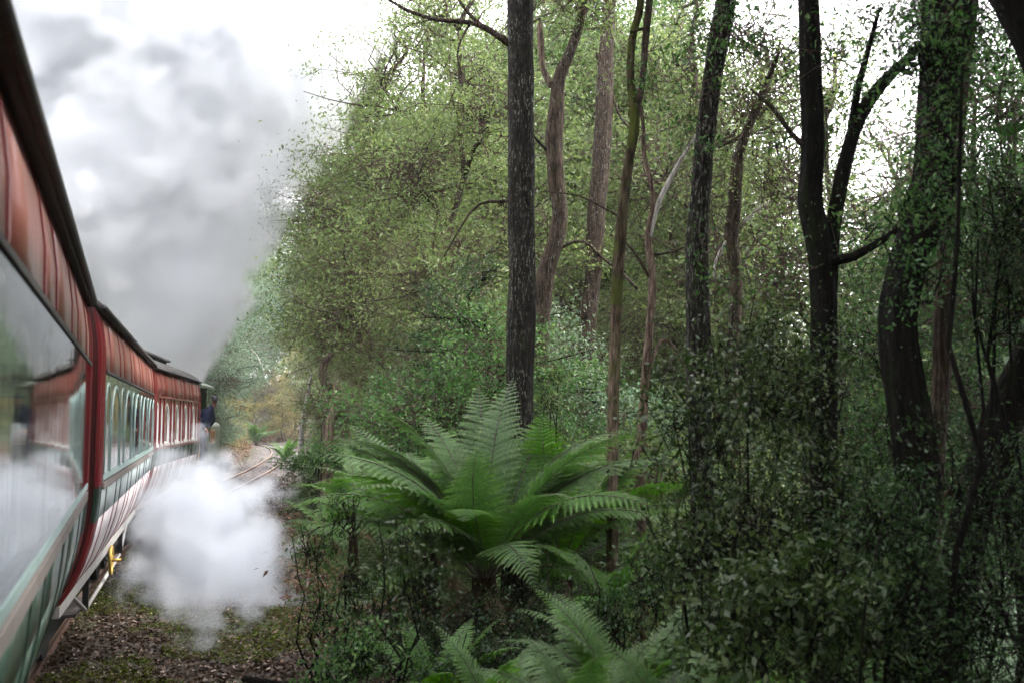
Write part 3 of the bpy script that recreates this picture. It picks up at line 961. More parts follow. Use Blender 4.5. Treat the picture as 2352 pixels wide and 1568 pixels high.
mb = MB(); mb.tube([(1.06, 1.9, 2.36), (1.06, 1.9, 2.47), (1.06, 3.1, 2.47), (1.06, 3.1, 2.36)], 0.022, 6); mb.tube([(1.06, 2.5, 2.47), (1.06, 2.5, 2.36)], 0.022, 6); mb.build('tank_handrail', M['black'], loco, True)
mb = MB(); mb.tube([(1.08, 3.2, 2.36), (1.08, 3.2, 3.1)], 0.022, 6); mb.build('tank_pole', M['loco'], loco, True)
mb = MB(); mb.tube([(1.0, 0.66, 1.3), (1.04, 0.66, 1.3), (1.04, 0.66, 2.3), (1.0, 0.66, 2.3)], 0.018, 6); mb.build('grab_rail', M['brass'], loco, True)
mb = MB()
mb.tube([(0.99, 0.7, 2.0), (1.10, 0.7, 2.12), (1.10, 1.2, 2.12), (1.02, 1.2, 2.0), (1.02, 1.2, 1.5)], 0.02, 6); mb.build('cab_door_rail', M['loco'], loco, True)
mb = MB(); mb.box(0.90, 1.22, 0.75, 2.1, 0.55, 0.60); mb.box(0.95, 1.0, 0.75, 0.8, 0.6, 1.0); mb.box(0.95, 1.0, 2.05, 2.1, 0.6, 1.0); mb.build('cab_step', M['black'], loco)
# number plate: red field, brass border, brass figures
pl = MB(); pl.box(1.131, 1.139, 2.05, 2.95, 1.80, 2.14)
plate = pl.build('number_plate', M['platered'], loco)
mb = MB()
mb.box(1.135, 1.152, 2.02, 2.98, 2.13, 2.165); mb.box(1.135, 1.152, 2.02, 2.98, 1.775, 1.81); mb.box(1.135, 1.152, 2.02, 2.06, 1.81, 2.13); mb.box(1.135, 1.152, 2.94, 2.98, 1.81, 2.13)
mb.build('plate_border', M['brass'], plate)
cu = bpy.data.curves.new('plate_lettering', 'FONT'); cu.body = 'ABT\nNo 5'; cu.size = 0.13; cu.extrude = 0.006; cu.align_x = 'CENTER'; cu.align_y = 'CENTER'; cu.space_line = 0.85
to = bpy.data.objects.new('tmp_text', cu); COL.objects.link(to)
dg = bpy.context.evaluated_depsgraph_get()
tme = bpy.data.meshes.new_from_object(to.evaluated_get(dg)); bpy.data.objects.remove(to)
tme.materials.clear(); tme.materials.append(M['brass'])
lo = link('plate_lettering', tme, plate, (1.142, 2.5, 1.97), (R(90), 0, R(90)))
lo.scale = (1.5, 1, 1)

# ------------------------------------------------------------------ engine driver leaning out of the cab
exec_person = True


def skin_body(name, pts, edges, rad, mat, parent, root=0, sub=1, smooth=True):
    me = bpy.data.meshes.new(name)
    me.from_pydata([tuple(p) for p in pts], edges, [])
    o = bpy.data.objects.new(name, me); COL.objects.link(o)
    me.materials.append(mat)
    md = o.modifiers.new('skin', 'SKIN'); md.use_smooth_shade = True
    sv = me.skin_vertices[0].data if me.skin_vertices else None
    if sv is None:
        bm = bmesh.new(); bm.from_mesh(me); bm.verts.layers.skin.verify(); bm.to_mesh(me); bm.free(); sv = me.skin_vertices[0].data
    for i, r_ in enumerate(rad):
        sv[i].radius = (r_, r_) if not hasattr(r_, '__len__') else r_
        sv[i].use_root = (i == root)
    md2 = o.modifiers.new('sub', 'SUBSURF'); md2.levels = sub; md2.render_levels = sub
    dg = bpy.context.evaluated_depsgraph_get()
    m2 = bpy.data.meshes.new_from_object(o.evaluated_get(dg))
    bpy.data.objects.remove(o)
    return link(name, m2, parent)


pr_ = lp(1.10, 0.80, 1.22)
person = tag(empty('person', pr_, lh), 'engine driver in navy overalls and black cap leaning out of the cab looking back', 'person')
# local frame: x outwards from the loco, y forward, z up; he leans out (+x) and looks back (-y)
P_ = [(0.00, 0.0, 0.92), (0.05, -0.03, 1.15), (0.14, -0.06, 1.36), (0.20, -0.08, 1.50), (0.25, -0.12, 1.58), (0.30, -0.15, 1.66),
      (0.02, -0.14, 1.42), (-0.04, -0.22, 1.20), (0.05, -0.32, 1.02), (0.12, -0.34, 0.98),          # near arm
      (0.24, 0.08, 1.40), (0.26, 0.20, 1.20), (0.14, 0.30, 1.05), (0.10, 0.33, 1.02),                # far arm
      (0.02, -0.10, 0.86), (0.06, -0.12, 0.50), (0.03, -0.10, 0.10), (0.08, -0.16, 0.05),            # near leg
      (-0.03, 0.12, 0.86), (-0.02, 0.16, 0.50), (-0.06, 0.16, 0.10), (0.0, 0.10, 0.05)]
E_ = [(0, 1), (1, 2), (2, 3), (3, 4), (4, 5), (2, 6), (6, 7), (7, 8), (8, 9), (2, 10), (10, 11), (11, 12), (12, 13), (0, 14), (14, 15), (15, 16), (16, 17), (0, 18), (18, 19), (19, 20), (20, 21)]
Rr = [0.16, 0.15, 0.175, 0.10, 0.062, 0.06, 0.085, 0.062, 0.048, 0.035, 0.085, 0.062, 0.048, 0.035, 0.105, 0.075, 0.055, 0.045, 0.105, 0.075, 0.055, 0.045]
body = skin_body('overalls', P_, E_, Rr, M['navy'], person)
# head with face: one ellipsoid shaped by hand
hd = MB()
hc = Vector((0.33, -0.20, 1.76))
face = Vector((0.30, -0.95, -0.10)).normalized()
side_ = face.cross(Vector((0, 0, 1))).normalized(); upv = side_.cross(face)
n1, n2 = 18, 14
vs = []; fs = []
for j in range(n2 + 1):
    t = math.pi * j / n2
    for i in range(n1):
        a = 2 * math.pi * i / n1
        f_, s2, u_ = math.sin(t) * math.cos(a), math.sin(t) * math.sin(a), math.cos(t)
        x = f_ * 0.098; y = s2 * 0.075; z = u_ * 0.12
        if f_ > 0.3:
            x += 0.028 * math.exp(-((s2 / 0.16) ** 2) - ((u_ + 0.10) / 0.22) ** 2)      # nose
            x -= 0.012 * math.exp(-(((abs(s2) - 0.38) / 0.18) ** 2) - ((u_ - 0.10) / 0.14) ** 2)  # eye hollows
            x += 0.010 * math.exp(-((s2 / 0.3) ** 2) - ((u_ + 0.75) / 0.2) ** 2)       # chin
        if u_ < -0.3: y *= 1 + 0.35 * (u_ + 0.3)
        p_ = hc + face * x + side_ * y + upv * z
        vs.append(p_)
for j in range(n2):
    for i in range(n1):
        fs.append((j * n1 + i, j * n1 + (i + 1) % n1, (j + 1) * n1 + (i + 1) % n1, (j + 1) * n1 + i))
hd.add(vs, fs)
hd.tube([hc - upv * 0.06 - face * 0.03, hc - upv * 0.20 - face * 0.06], 0.052, 12)
head = hd.build('head', M['skin'], person, True)
for sg in (-1, 1):
    q = MB(); q.tube([hc + side_ * sg * 0.070, hc + side_ * sg * 0.088], [0.028, 0.02], 8); q.build('ear', M['skin'], head, True)
    q = MB(); q.tube([hc + side_ * sg * 0.030 + face * 0.075 + upv * 0.012, hc + side_ * sg * 0.030 + face * 0.094 + upv * 0.012], [0.014, 0.012], 8); q.build('eye', M['capblack'], head, True)
q = MB(); q.tube([hc + face * 0.088 - upv * 0.066 - side_ * 0.025, hc + face * 0.094 - upv * 0.066, hc + face * 0.088 - upv * 0.066 + side_ * 0.025], 0.006, 6); q.build('mouth', M['maroon'], head, True)
cp = MB()
vs = []; fs = []
for j in range(7):
    t = math.pi / 2 * j / 6
    for i in range(20):
        a = 2 * math.pi * i / 20
        vs.append(hc + upv * (0.035 + 0.10 * math.cos(t)) + face * 0.112 * math.sin(t) * math.cos(a) + side_ * 0.092 * math.sin(t) * math.sin(a))
for j in range(6):
    for i in range(20): fs.append((j * 20 + i, (j + 1) * 20 + i, (j + 1) * 20 + (i + 1) % 20, j * 20 + (i + 1) % 20))
cp.add(vs, fs)
cap = cp.build('cap', M['capblack'], person, True)
bk = MB()
o1 = [hc + upv * 0.035 + face * 0.11 * math.cos(a) + side_ * 0.09 * math.sin(a) for a in np.linspace(-1.1, 1.1, 9)]
o2 = [hc + upv * 0.018 + face * (0.11 * math.cos(a) + 0.075 * math.cos(a * 0.9)) + side_ * 0.10 * math.sin(a) for a in np.linspace(-1.1, 1.1, 9)]
bk.add([*o1, *o2, *[p - upv * 0.01 for p in o1], *[p - upv * 0.01 for p in o2]],
       [(i, i + 1, 10 + i, 9 + i) for i in range(8)] + [(18 + i, 27 + i, 28 + i, 19 + i) for i in range(8)] + [(9 + i, 10 + i, 28 + i, 27 + i) for i in range(8)])
bk.build('cap_peak', M['capblack'], cap)
# hands: palm plus five separate fingers curled on the rail / door edge
for hp, dr in ((Vector((0.13, -0.345, 0.975)), Vector((0.5, -0.2, -0.8))), (Vector((0.09, 0.335, 1.01)), Vector((0.3, 0.4, -0.8)))):
    dr.normalize(); sd_ = dr.cross(Vector((0.9, 0.1, 0.3))).normalized(); up_ = sd_.cross(dr)
    pts = [hp, hp + dr * 0.05]; ed = [(0, 1)]; rd = [(0.035, 0.022), (0.042, 0.020)]
    hq = MB()
    hq.tube([hp - dr * 0.02, hp + dr * 0.03, hp + dr * 0.085], [0.030, 0.040, 0.036], 10)
    for fi, (o_, ln) in enumerate(((-0.030, 0.070), (-0.010, 0.082), (0.010, 0.078), (0.030, 0.060))):
        b0 = hp + dr * 0.08 + sd_ * o_
        hq.tube([b0, b0 + dr * ln * 0.5 + up_ * 0.01, b0 + dr * ln * 0.8 - up_ * 0.02, b0 + dr * ln * 0.75 - up_ * 0.045], [0.0095, 0.009, 0.008, 0.006], 7)
    b0 = hp + dr * 0.02 - sd_ * 0.035
    hq.tube([b0, b0 + dr * 0.03 - sd_ * 0.025, b0 + dr * 0.06 - sd_ * 0.022 - up_ * 0.02], [0.013, 0.011, 0.008], 7)
    hq.build('hand', M['skin'], person, True)
mb = MB()
for lx, ly in ((0.06, -0.15), (-0.03, 0.11)):
    mb.tube([(lx - 0.07, ly + 0.04, 0.05), (lx, ly, 0.055), (lx + 0.10, ly - 0.05, 0.04), (lx + 0.15, ly - 0.08, 0.035)], [0.05, 0.055, 0.045, 0.03], 10)
mb.build('boots', M['capblack'], person, True)

#VEG#
# ------------------------------------------------------------------ vegetation builders
def leaf_cloud(blobs, nclus, per, cr, L, W, droop=0.25, flat=0.0, hollow=2.2, squash=0.7):
    """clustered leaves spread through ellipsoids; returns leaf verts, quads, tint, cluster centres"""
    vol = np.array([b[1][0] * b[1][1] * b[1][2] for b in blobs]) ** 0.75
    pick = rng.choice(len(blobs), nclus, p=vol / vol.sum())
    C = np.array([b[0] for b in blobs], dtype=float)[pick]
    Rr_ = np.array([b[1] for b in blobs], dtype=float)[pick]
    d = unit(rng.normal(size=(nclus, 3))) * (rng.random((nclus, 1)) ** (1 / hollow))
    cc = C + d * Rr_
    rad = cr * (0.55 + 0.9 * rng.random(nclus))
    n = nclus * per
    ci = np.repeat(np.arange(nclus), per)
    g_ = rng.normal(size=(n, 3)) * np.array([0.6, 0.6, 0.6 * squash])
    P = cc[ci] + g_ * rad[ci][:, None]
    ctint = rng.random(nclus)
    tint = np.clip(ctint[ci] * 0.45 + rng.random(n) * 0.6 - 0.05, 0, 1) ** 1.4
    Ls = L * (0.45 + 1.1 * rng.random(n) ** 1.3)
    bias = unit(P - C[ci] + 1e-6) * 0.5
    V, Qd = leaf_geo(P, Ls, Ls * W, droop=droop, bias=bias, flat=flat)
    return V, Qd, tint, cc, C


def crown_mesh(name, blobs, nclus, per, cr, L, W, mat, twmat=None, droop=0.25, flat=0.0, twr=0.010, hollow=2.2, squash=0.7, sub=1):
    V, Qd, tint, cc, C = leaf_cloud(blobs, nclus, per, cr, L, W, droop, flat, hollow, squash)
    twmat = twmat or B_TWIG
    # branchlets: from a point towards the blob centre out to the cluster, then a few fine forks
    t = 0.25 + 0.35 * rng.random((nclus, 1))
    Ro = np.array([b[1] for b in blobs]).mean() * 0.28
    C = C + rng.normal(size=C.shape) * Ro
    mid = C * (1 - t) + cc * t + rng.normal(size=cc.shape) * 0.25 * cr
    mid[:, 2] -= 0.1
    A = [C * 0.9 + mid * 0.1, mid]; Bp = [mid, cc]; ra = [np.full(nclus, twr * 1.3), np.full(nclus, twr * 0.9)]; rb = [np.full(nclus, twr * 0.9), np.full(nclus, twr * 0.5)]
    for _ in range(int(sub)):
        e = cc + rng.normal(size=cc.shape) * cr * 0.6
        q = mid + (cc - mid) * (0.5 + 0.5 * rng.random((nclus, 1)))
        A.append(q); Bp.append(e); ra.append(np.full(nclus, twr * 0.8)); rb.append(np.full(nclus, twr * 0.35))
    TV, TF_ = prisms(np.concatenate(A), np.concatenate(Bp), np.concatenate(ra), np.concatenate(rb))
    VV = np.concatenate([V, TV])
    return np_mesh(name, VV, [(Qd, 0, tint), (TF_ + len(V), 1, np.zeros(len(TF_)))], [mat, twmat])


def wobble(p0, p1, n=7, amp=0.15):
    p0 = Vector(p0); p1 = Vector(p1)
    out = []
    for i in range(n):
        t = i / (n - 1)
        a = amp * math.sin(math.pi * t)
        out.append(p0.lerp(p1, t) + Vector((random.uniform(-a, a), random.uniform(-a, a), random.uniform(-a, a) * 0.4)))
    return out


def proto_tree(name, H, blobs, trunk_r, nclus, per, cr, L, W, mat, bk, lean=0.3, droop=0.25, twr=0.012, flat=0.0, hollow=2.2, squash=0.7):
    mb = MB()
    top = Vector((random.uniform(-lean, lean), random.uniform(-lean, lean), H * 0.85))
    tp = wobble((0, 0, -0.5), top, 12, 0.22)
    mb.tube(tp, [trunk_r * (1.25 if i == 0 else 1) * (1 - 0.75 * i / 11) for i in range(12)], 10, wob=0.12, seed=H)
    tr = mb.mesh('trunk', bk, True)
    lb = MB()
    for c, r_ in blobs:
        c = Vector(c)
        k = min(range(len(tp)), key=lambda i: abs(tp[i].z - max(0.8, c.z - r_[2] * 0.9)))
        lb.tube(wobble(tp[k], c, 6, 0.18), [trunk_r * 0.42 * (1 - 0.6 * i / 5) for i in range(6)], 6)
        for _ in range(6):
            e = c + Vector((random.gauss(0, r_[0] * 0.5), random.gauss(0, r_[1] * 0.5), random.gauss(0.1, r_[2] * 0.5)))
            st = tp[k].lerp(c, random.uniform(0.4, 1))
            lb.tube(wobble(st, e, 5, 0.2), [trunk_r * 0.18 * (1 - 0.7 * i / 4) for i in range(5)], 5)
    lm = lb.mesh('limbs', bk, True)
    cm = crown_mesh('crown', blobs, nclus, per, cr, L, W, mat, droop=droop, twr=twr, flat=flat, hollow=hollow, squash=squash)
    return (name, tr, lm, cm)


def blobset(H, z0, rad, n, rz=0.45):
    out = []
    for i in range(n):
        z = z0 + (H - z0) * (i + 0.5) / n
        f = math.sin(math.pi * (0.18 + 0.74 * (i + 0.5) / n))
        a = i * 2.4
        rr = rad * f
        out.append(((math.cos(a) * rr * 0.45, math.sin(a) * rr * 0.45, z), (rr * 0.85, rr * 0.85, max(rr * rz * 1.2, 0.6 * (H - z0) / n))))
    return out


PR = {}
PR['tall'] = proto_tree('leafy_tree', 15, blobset(15, 3.5, 3.3, 9), 0.20, 620, 84, 0.52, 0.095, 0.46, L_OLIVE, B_BROWN)
PR['loose'] = proto_tree('leafy_tree', 14, blobset(14, 2.0, 3.0, 10), 0.16, 460, 72, 0.46, 0.090, 0.42, L_OLIVE, B_BROWN, droop=0.1)
PR['dense'] = proto_tree('dense_tree', 11, blobset(11, 1.2, 3.2, 8), 0.18, 620, 84, 0.50, 0.085, 0.45, L_GREEN, B_DARK)
PR['bushy'] = proto_tree('bushy_tree', 6, blobset(6, 0.4, 2.4, 6), 0.10, 460, 76, 0.40, 0.070, 0.44, L_GREEN, B_DARK)
PR['feather'] = proto_tree('feathery_tree', 9, blobset(9, 2.2, 2.6, 7), 0.12, 520, 90, 0.50, 0.075, 0.16, L_BROWN, B_BROWN, droop=-0.25, twr=0.008)
PR['shrub'] = proto_tree('shrub', 2.6, blobset(2.6, 0.2, 1.1, 5), 0.035, 260, 34, 0.26, 0.055, 0.40, L_GREEN, B_DARK, twr=0.005)
PR['bare'] = proto_tree('twiggy_tree', 13, blobset(13, 3.0, 2.6, 9), 0.14, 520, 9, 0.7, 0.07, 0.35, L_OLIVE, B_BROWN, twr=0.016)


def place_tree(key, px, Y, sc, label, group, mat=None, bk=None, dz=0.0, rot=None, x=None, wide=1.0, cat='tree'):
    name, tr, lm, cm = PR[key]
    X = at(px, 960, Y).x if x is None else x
    z = hz(X, Y)
    o = tag(empty(name, (X, Y, z + dz), random.uniform(0, 6.28) if rot is None else rot), label, cat, group)
    o.scale = (sc * wide, sc * wide, sc)
    for nm, me, mt in (('trunk', tr, bk), ('limbs', lm, bk), ('crown', cm, mat)):
        c = link(nm, me, o)
        if mt is not None:
            c.material_slots[0].link = 'OBJECT'
            c.material_slots[0].material = mt
    return o


G1 = 'trees walling the far side of the line'
G2 = 'trees on the left bank behind the train'
G3 = 'forest trees behind the mossy trunks'
# --- mid wall, left to right
place_tree('tall', 800, 53, 1.35, 'tall dark green tree whose top meets the right edge of the smoke plume', G1)
place_tree('tall', 832, 43, 1.22, 'olive tree overhanging the bend just right of the smoke plume', G1, L_GREEN)
place_tree('loose', 840, 34, 1.15, 'loose tree standing above the split old trunk', G1)
place_tree('feather', 845, 28, 1.15, 'feathery brown green tree drooping over the split old trunk', G1, L_BROWN)
place_tree('feather', 1020, 21, 0.80, 'brownish twiggy tree behind the left fronds of the big fern', G1, L_BROWN)
place_tree('tall', 870, 31, 1.12, 'tall olive tree with yellowing leaves between smoke and dark trunk', G1)
place_tree('loose', 960, 25, 1.05, 'loose olive tree with sky showing through, under the bare overhead branch', G1)
place_tree('loose', 1060, 22, 1.00, 'olive broadleaf tree touching the left side of the dark straight trunk', G1)
place_tree('bare', 940, 38, 1.25, 'nearly bare tree of pinkish twigs rising above the olive trees', G1)
place_tree('bare', 1060, 34, 1.2, 'nearly bare twiggy tree beside the top of the dark straight trunk', G1)
place_tree('bare', 880, 46, 1.3, 'thin pale tree fading into the edge of the smoke', G1, bk=B_PALE)
place_tree('dense', 1075, 17, 0.52, 'dark dense understorey tree left of the straight trunk', G1, L_DARK)
place_tree('bushy', 1100, 15.5, 0.8, 'dark green bushy tree directly behind the upright fern fronds', G1, L_GREEN)
place_tree('bushy', 1030, 17.5, 0.68, 'dark bushy tree behind the left side of the big fern', G1, L_DARK)
place_tree('bushy', 985, 24, 0.7, 'grey green bushy tree right of the split old trunk', G1, L_GREY)
# --- right wall
rows = [(1260, 21, 'bushy', 1.05, L_BLUE, 'pale grey green bush between the straight trunk and the forked trunk'),
        (1340, 24, 'feather', 1.0, L_OLIVE, 'feathery round crowned tree between forked trunk and mossy leaning trunk'),
        (1400, 30, 'dense', 1.1, L_GREEN, 'green tree behind the mossy leaning trunk'),
        (1540, 27, 'loose', 1.0, L_OLIVE, 'thin olive tree behind the pale forked stem'),
        (1240, 33, 'tall', 1.45, L_OLIVE, 'tall green tree whose crown closes the sky beside the forked trunk'),
        (1430, 35, 'tall', 1.5, L_GREEN, 'tall green tree filling the sky behind the mossy leaning trunk'),
        (1560, 40, 'tall', 1.6, L_OLIVE, 'tallest background tree right of the mossy leaning trunk'),
        (1300, 38, 'tall', 1.55, L_OLIVE, 'tall olive tree far behind the forked trunk'),
        (1120, 42, 'tall', 1.5, L_OLIVE, 'tall tree mostly hidden by the dark straight trunk')]
for px, Y, k, sc, mt, lb in rows:
    place_tree(k, px, Y, sc, lb, G3, mt)
for px, Y, k, sc, mt, lb in [(1620, 26, 'loose', 1.3, L_OLIVE, 'lacy olive tree against the sky right of the leaning trunk'), (1760, 28, 'bare', 1.5, None, 'twiggy tree making a lattice against the bright sky'),
                         (1910, 25, 'loose', 1.25, L_OLIVE, 'lacy tree seen through the fork of the black trunk'), (2060, 30, 'bare', 1.35, None, 'bare twiggy tree under the bright gap in the canopy'),
                         (2250, 24, 'loose', 1.3, L_GREEN, 'tall loose green tree behind the thickest trunk'), (2390, 22, 'tall', 1.15, L_GREEN, 'tall green tree at the right edge of the sky gap'), (1500, 32, 'tall', 1.35, L_OLIVE, 'tall loose tree behind the pale forked trunk')]:
    place_tree(k, px, Y, sc, lb, G3, mt)
for px, Y, k, sc, mt, lab in [(1450, 42, 'tall', 1.45, L_OLIVE, 'tall background tree between the mossy trunk and the pale fork'), (1600, 36, 'bare', 1.1, None, 'bare twiggy tree right behind the leaning dark trunk'), (1650, 30, 'dense', 0.95, L_BLUE, 'pale green dense tree between leaning trunk and crooked brown trunk'), (1720, 44, 'loose', 1.0, L_OLIVE, 'loose olive tree far behind the crooked brown trunk'),
                         (1800, 33, 'feather', 1.2, L_BROWN, 'brownish feathery tree left of the black twin stemmed trunk'), (1880, 28, 'dense', 0.85, L_GREEN, 'dense green tree right behind the black twin stemmed trunk'), (1960, 38, 'bare', 0.95, None, 'bare tree below the bright sky gap'), (2040, 30, 'bushy', 1.4, L_GREEN, 'bushy green tree left of the thickest trunk'),
                         (2120, 26, 'dense', 0.9, L_GREEN, 'dense green tree behind the bend of the thickest trunk'), (2200, 34, 'loose', 1.4, L_OLIVE, 'tall loose olive tree right of the thickest trunk'), (2280, 24, 'dense', 1.0, L_GREEN, 'dense green tree above the trunk that leans off the right edge'), (2350, 30, 'tall', 1.0, L_GREEN, 'tall green tree standing at the very right edge'),
                         (1750, 24, 'bushy', 1.0, L_GREEN, 'bushy tree low behind the crooked brown trunk'), (1950, 23, 'bushy', 0.95, L_BLUE, 'pale grey green bush between the two black trunks'), (2150, 20, 'bushy', 1.0, L_GREEN, 'green bush behind the thin straight dark trunk'), (2420, 22, 'dense', 1.1, L_DARK, 'very dark tree cut off by the right edge'),
                         (1380, 19, 'bushy', 0.85, L_GREEN, 'green bush behind the lower bare part of the mossy trunk'), (1560, 20, 'bushy', 0.85, L_BLUE, 'pale bush between the pale fork and the leaning trunk'), (2300, 40, 'tall', 1.0, L_YELL, 'yellowish sunlit tree glimpsed far right above the leaning trunk'), (1480, 22, 'bushy', 0.9, L_GREEN, 'green bush directly behind the pale forked trunk')]:
    place_tree(k, px, Y, sc, lab, G3, mt)
# --- left bank and the bend
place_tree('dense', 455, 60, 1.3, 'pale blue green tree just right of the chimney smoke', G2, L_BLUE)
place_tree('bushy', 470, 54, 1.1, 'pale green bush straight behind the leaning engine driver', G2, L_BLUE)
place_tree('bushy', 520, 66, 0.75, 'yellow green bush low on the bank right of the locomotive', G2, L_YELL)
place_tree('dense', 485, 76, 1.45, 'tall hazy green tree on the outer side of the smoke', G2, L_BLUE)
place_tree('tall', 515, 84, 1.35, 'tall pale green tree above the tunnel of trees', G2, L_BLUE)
place_tree('dense', 480, 100, 1.3, 'dark tree over the brown hedge at the bend', G2, L_DARK)
place_tree('feather', 585, 120, 0.9, 'brown rounded bush behind the far rails', G2, L_BROWN)
place_tree('bushy', 625, 121, 1.4, 'dark brown bush beside the yellow tree', G2, L_BROWN)
place_tree('tall', 680, 116, 0.75, 'sunlit yellow tree at the end of the bend', G2, L_YELL)
place_tree('bushy', 650, 113, 1.0, 'sunlit yellow bush at the end of the bend', G2, L_YELL)
place_tree('dense', 730, 104, 1.2, 'green tree between yellow tree and white dead trunk', G2, L_OLIVE)
for px, Y, sc, mt, lb in [(560, 128, 2.1, L_BLUE, 'very tall misty tree right behind the smoke column'), (625, 136, 2.3, L_GREEN, 'tallest tree at the end of the cutting, above the yellow trees'),
                         (700, 130, 1.9, L_OLIVE, 'tall olive tree far beyond the white dead trunk'), (500, 122, 1.9, L_BLUE, 'tall pale tree far behind the engine driver')]:
    place_tree('tall', px, Y, sc, lb, G2, mt)
for px, Y, k, sc, lab in [(300, 62, 'dense', 1.2, 'blue green tree glimpsed through thin smoke over the middle carriage roof'), (380, 70, 'tall', 1.1, 'tree behind the smoke above the front carriage roof'), (220, 55, 'dense', 1.1, 'tree at the gap between the nearest and middle carriage roofs'), (120, 50, 'tall', 1.15, 'tree hidden behind the nearest carriage and smoke'), (-60, 40, 'dense', 1.3, 'tree beyond the nearest carriage outside the left edge')]:
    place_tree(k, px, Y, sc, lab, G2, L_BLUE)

# far forest, one mass
def far_wood(name, x0, x1, y0, y1, n, L, mat, h, label):
    nb = 260
    bx = x0 + rng.random(nb) * (x1 - x0); by = y0 + rng.random(nb) * (y1 - y0)
    s0, _ = side_of(bx, by)
    k = np.abs(s0) > 6
    bx, by = bx[k], by[k]
    bz = height(bx, by)
    blobs = []
    for x, y, z in zip(bx, by, bz):
        r_ = 3 + rng.random() * 3
        hh = h * (0.6 + 0.6 * rng.random())
        blobs.append(((x, y, z + hh * 0.5), (r_, r_, hh * 0.5)))
    V, Qd, tint, _, _ = leaf_cloud(blobs, n // 30, 30, 1.3, L, 0.5, flat=0.0)
    tag(link(name, np_mesh(name, V, [(Qd, 0, tint)], [mat])), label, 'forest', kind='stuff')


far_wood('far_forest', -30, 120, 62, 105, 90000, 0.40, L_OLIVE, 13, 'solid mass of far forest closing the view behind every trunk')
far_wood('far_forest', -120, -8, 124, 160, 60000, 0.5, L_GREEN, 22, 'dark far forest beyond the bend of the track')
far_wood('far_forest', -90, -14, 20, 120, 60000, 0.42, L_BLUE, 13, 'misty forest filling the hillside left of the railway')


far_wood('rear_forest', 3, 26, -32, -5, 50000, 0.45, L_DARK, 14, 'dark forest closing the line behind the last carriage')
far_wood('rear_forest', -40, -7, -36, 15, 70000, 0.45, L_GREEN, 13, 'forest standing on the other side of the carriages')
far_wood('rear_forest', 13, 45, -5, 24, 60000, 0.42, L_DARK, 13, 'dark forest mass outside the right edge of the view')


# --- trunks that can be told apart
def px_trunk(name, label, Y, pts, widths, bk, sides=18, wob=0.12, forks=(), down=True, leanY=0.0, cat='tree trunk', group=None, parent=None, step=0.12):
    """pts: photo positions from top to bottom, turned into a real tapered trunk at distance Y"""
    P = [at(x, y, Y + leanY * i) for i, (x, y) in enumerate(pts)]
    rr = [wd / 2 / F * Y for wd in widths]
    if down:
        b = P[-1]
        zg = hz(b.x, b.y)
        if b.z > zg - 0.2:
            P.append(Vector((b.x + (b.x - P[-2].x) * 0.2, b.y, zg - 0.25))); rr.append(rr[-1] * 1.2)
    # smooth resample
    Q_ = []; q = []
    n = len(P)
    for i in range(n - 1):
        p0, p1, p2, p3 = P[max(i - 1, 0)], P[i], P[i + 1], P[min(i + 2, n - 1)]
        m_ = max(2, int((p2 - p1).length / step))
        for k in range(m_):
            t = k / m_
            Q_.append(0.5 * ((2 * p1) + (p2 - p0) * t + (2 * p0 - 5 * p1 + 4 * p2 - p3) * t * t + (3 * p1 - p0 - 3 * p2 + p3) * t ** 3))
            q.append(rr[i] * (1 - t) + rr[i + 1] * t)
    Q_.append(P[-1]); q.append(rr[-1])
    Q_.reverse(); q.reverse()
    base = Q_[0]
    if parent is None:
        root = tag(empty(name, base), label, cat, group)
    else:
        root = parent
        base = root.location
    mb = MB()
    mb.tube([p - base for p in Q_], q, sides, wob=wob, seed=base.x * 7)
    mb.build('trunk' if parent is None else 'branch', bk, root, True)
    return root


def add_crown(root, blobs, nclus, per, cr, L, W, mat, **kw):
    base = root.location
    bl = [(tuple(Vector(c) - base), r_) for c, r_ in blobs]
    me = crown_mesh('crown', bl, nclus, per, cr, L, W, mat, **kw)
    return link('crown', me, root)


TG = 'trunks standing apart on the right of the line'
t1 = px_trunk('tall_tree', 'thick dark straight trunk with white lichen streaks behind the big fern', 12.5,
              [(1195, -420), (1195, 0), (1197, 300), (1198, 600), (1196, 800), (1192, 960), (1190, 1150)], [56, 60, 61, 62, 66, 70, 74], B_T1, 30, 0.15, cat='tree', group=TG)
px_trunk('b', '', 12.5, [(760, -60), (893, 0), (930, 22), (1000, 45), (1080, 52), (1125, 70), (1168, 100)], [3, 6, 8, 10, 12, 15, 18], B_BROWN, 8, parent=t1, down=False)
px_trunk('b', '', 12.5, [(1030, -40), (1060, 10), (1090, 45), (1130, 75)], [5, 7, 9, 10], B_BROWN, 8, parent=t1, down=False)
px_trunk('b', '', 12.5, [(1060, 170), (1050, 130), (1060, 90), (1080, 55)], [2, 4, 5, 7], B_BROWN, 6, parent=t1, down=False)
px_trunk('b', '', 12.5, [(1020, 590), (1060, 520), (1100, 470), (1170, 462)], [3, 5, 6, 9], B_BROWN, 6, parent=t1, down=False)
t2 = px_trunk('forked_tree', 'forked old trunk with a broken pale stub just right of the straight trunk', 17,
              [(1350, -80), (1335, 40), (1310, 120), (1285, 180), (1277, 260), (1272, 330), (1278, 420), (1285, 500), (1268, 580), (1250, 650), (1245, 760), (1243, 900), (1245, 1090)],
              [18, 20, 24, 30, 36, 38, 38, 36, 40, 42, 34, 32, 34], B_BROWN, 20, 0.16, cat='tree', group=TG)
px_trunk('b', '', 17, [(1240, 55), (1243, 110), (1248, 160), (1268, 200)], [14, 17, 15, 14], B_PALE, 12, parent=t2, down=False, wob=0.25)
px_trunk('b', '', 17, [(1215, 300), (1240, 330), (1262, 352)], [3, 6, 8], B_DARK, 8, parent=t2, down=False)
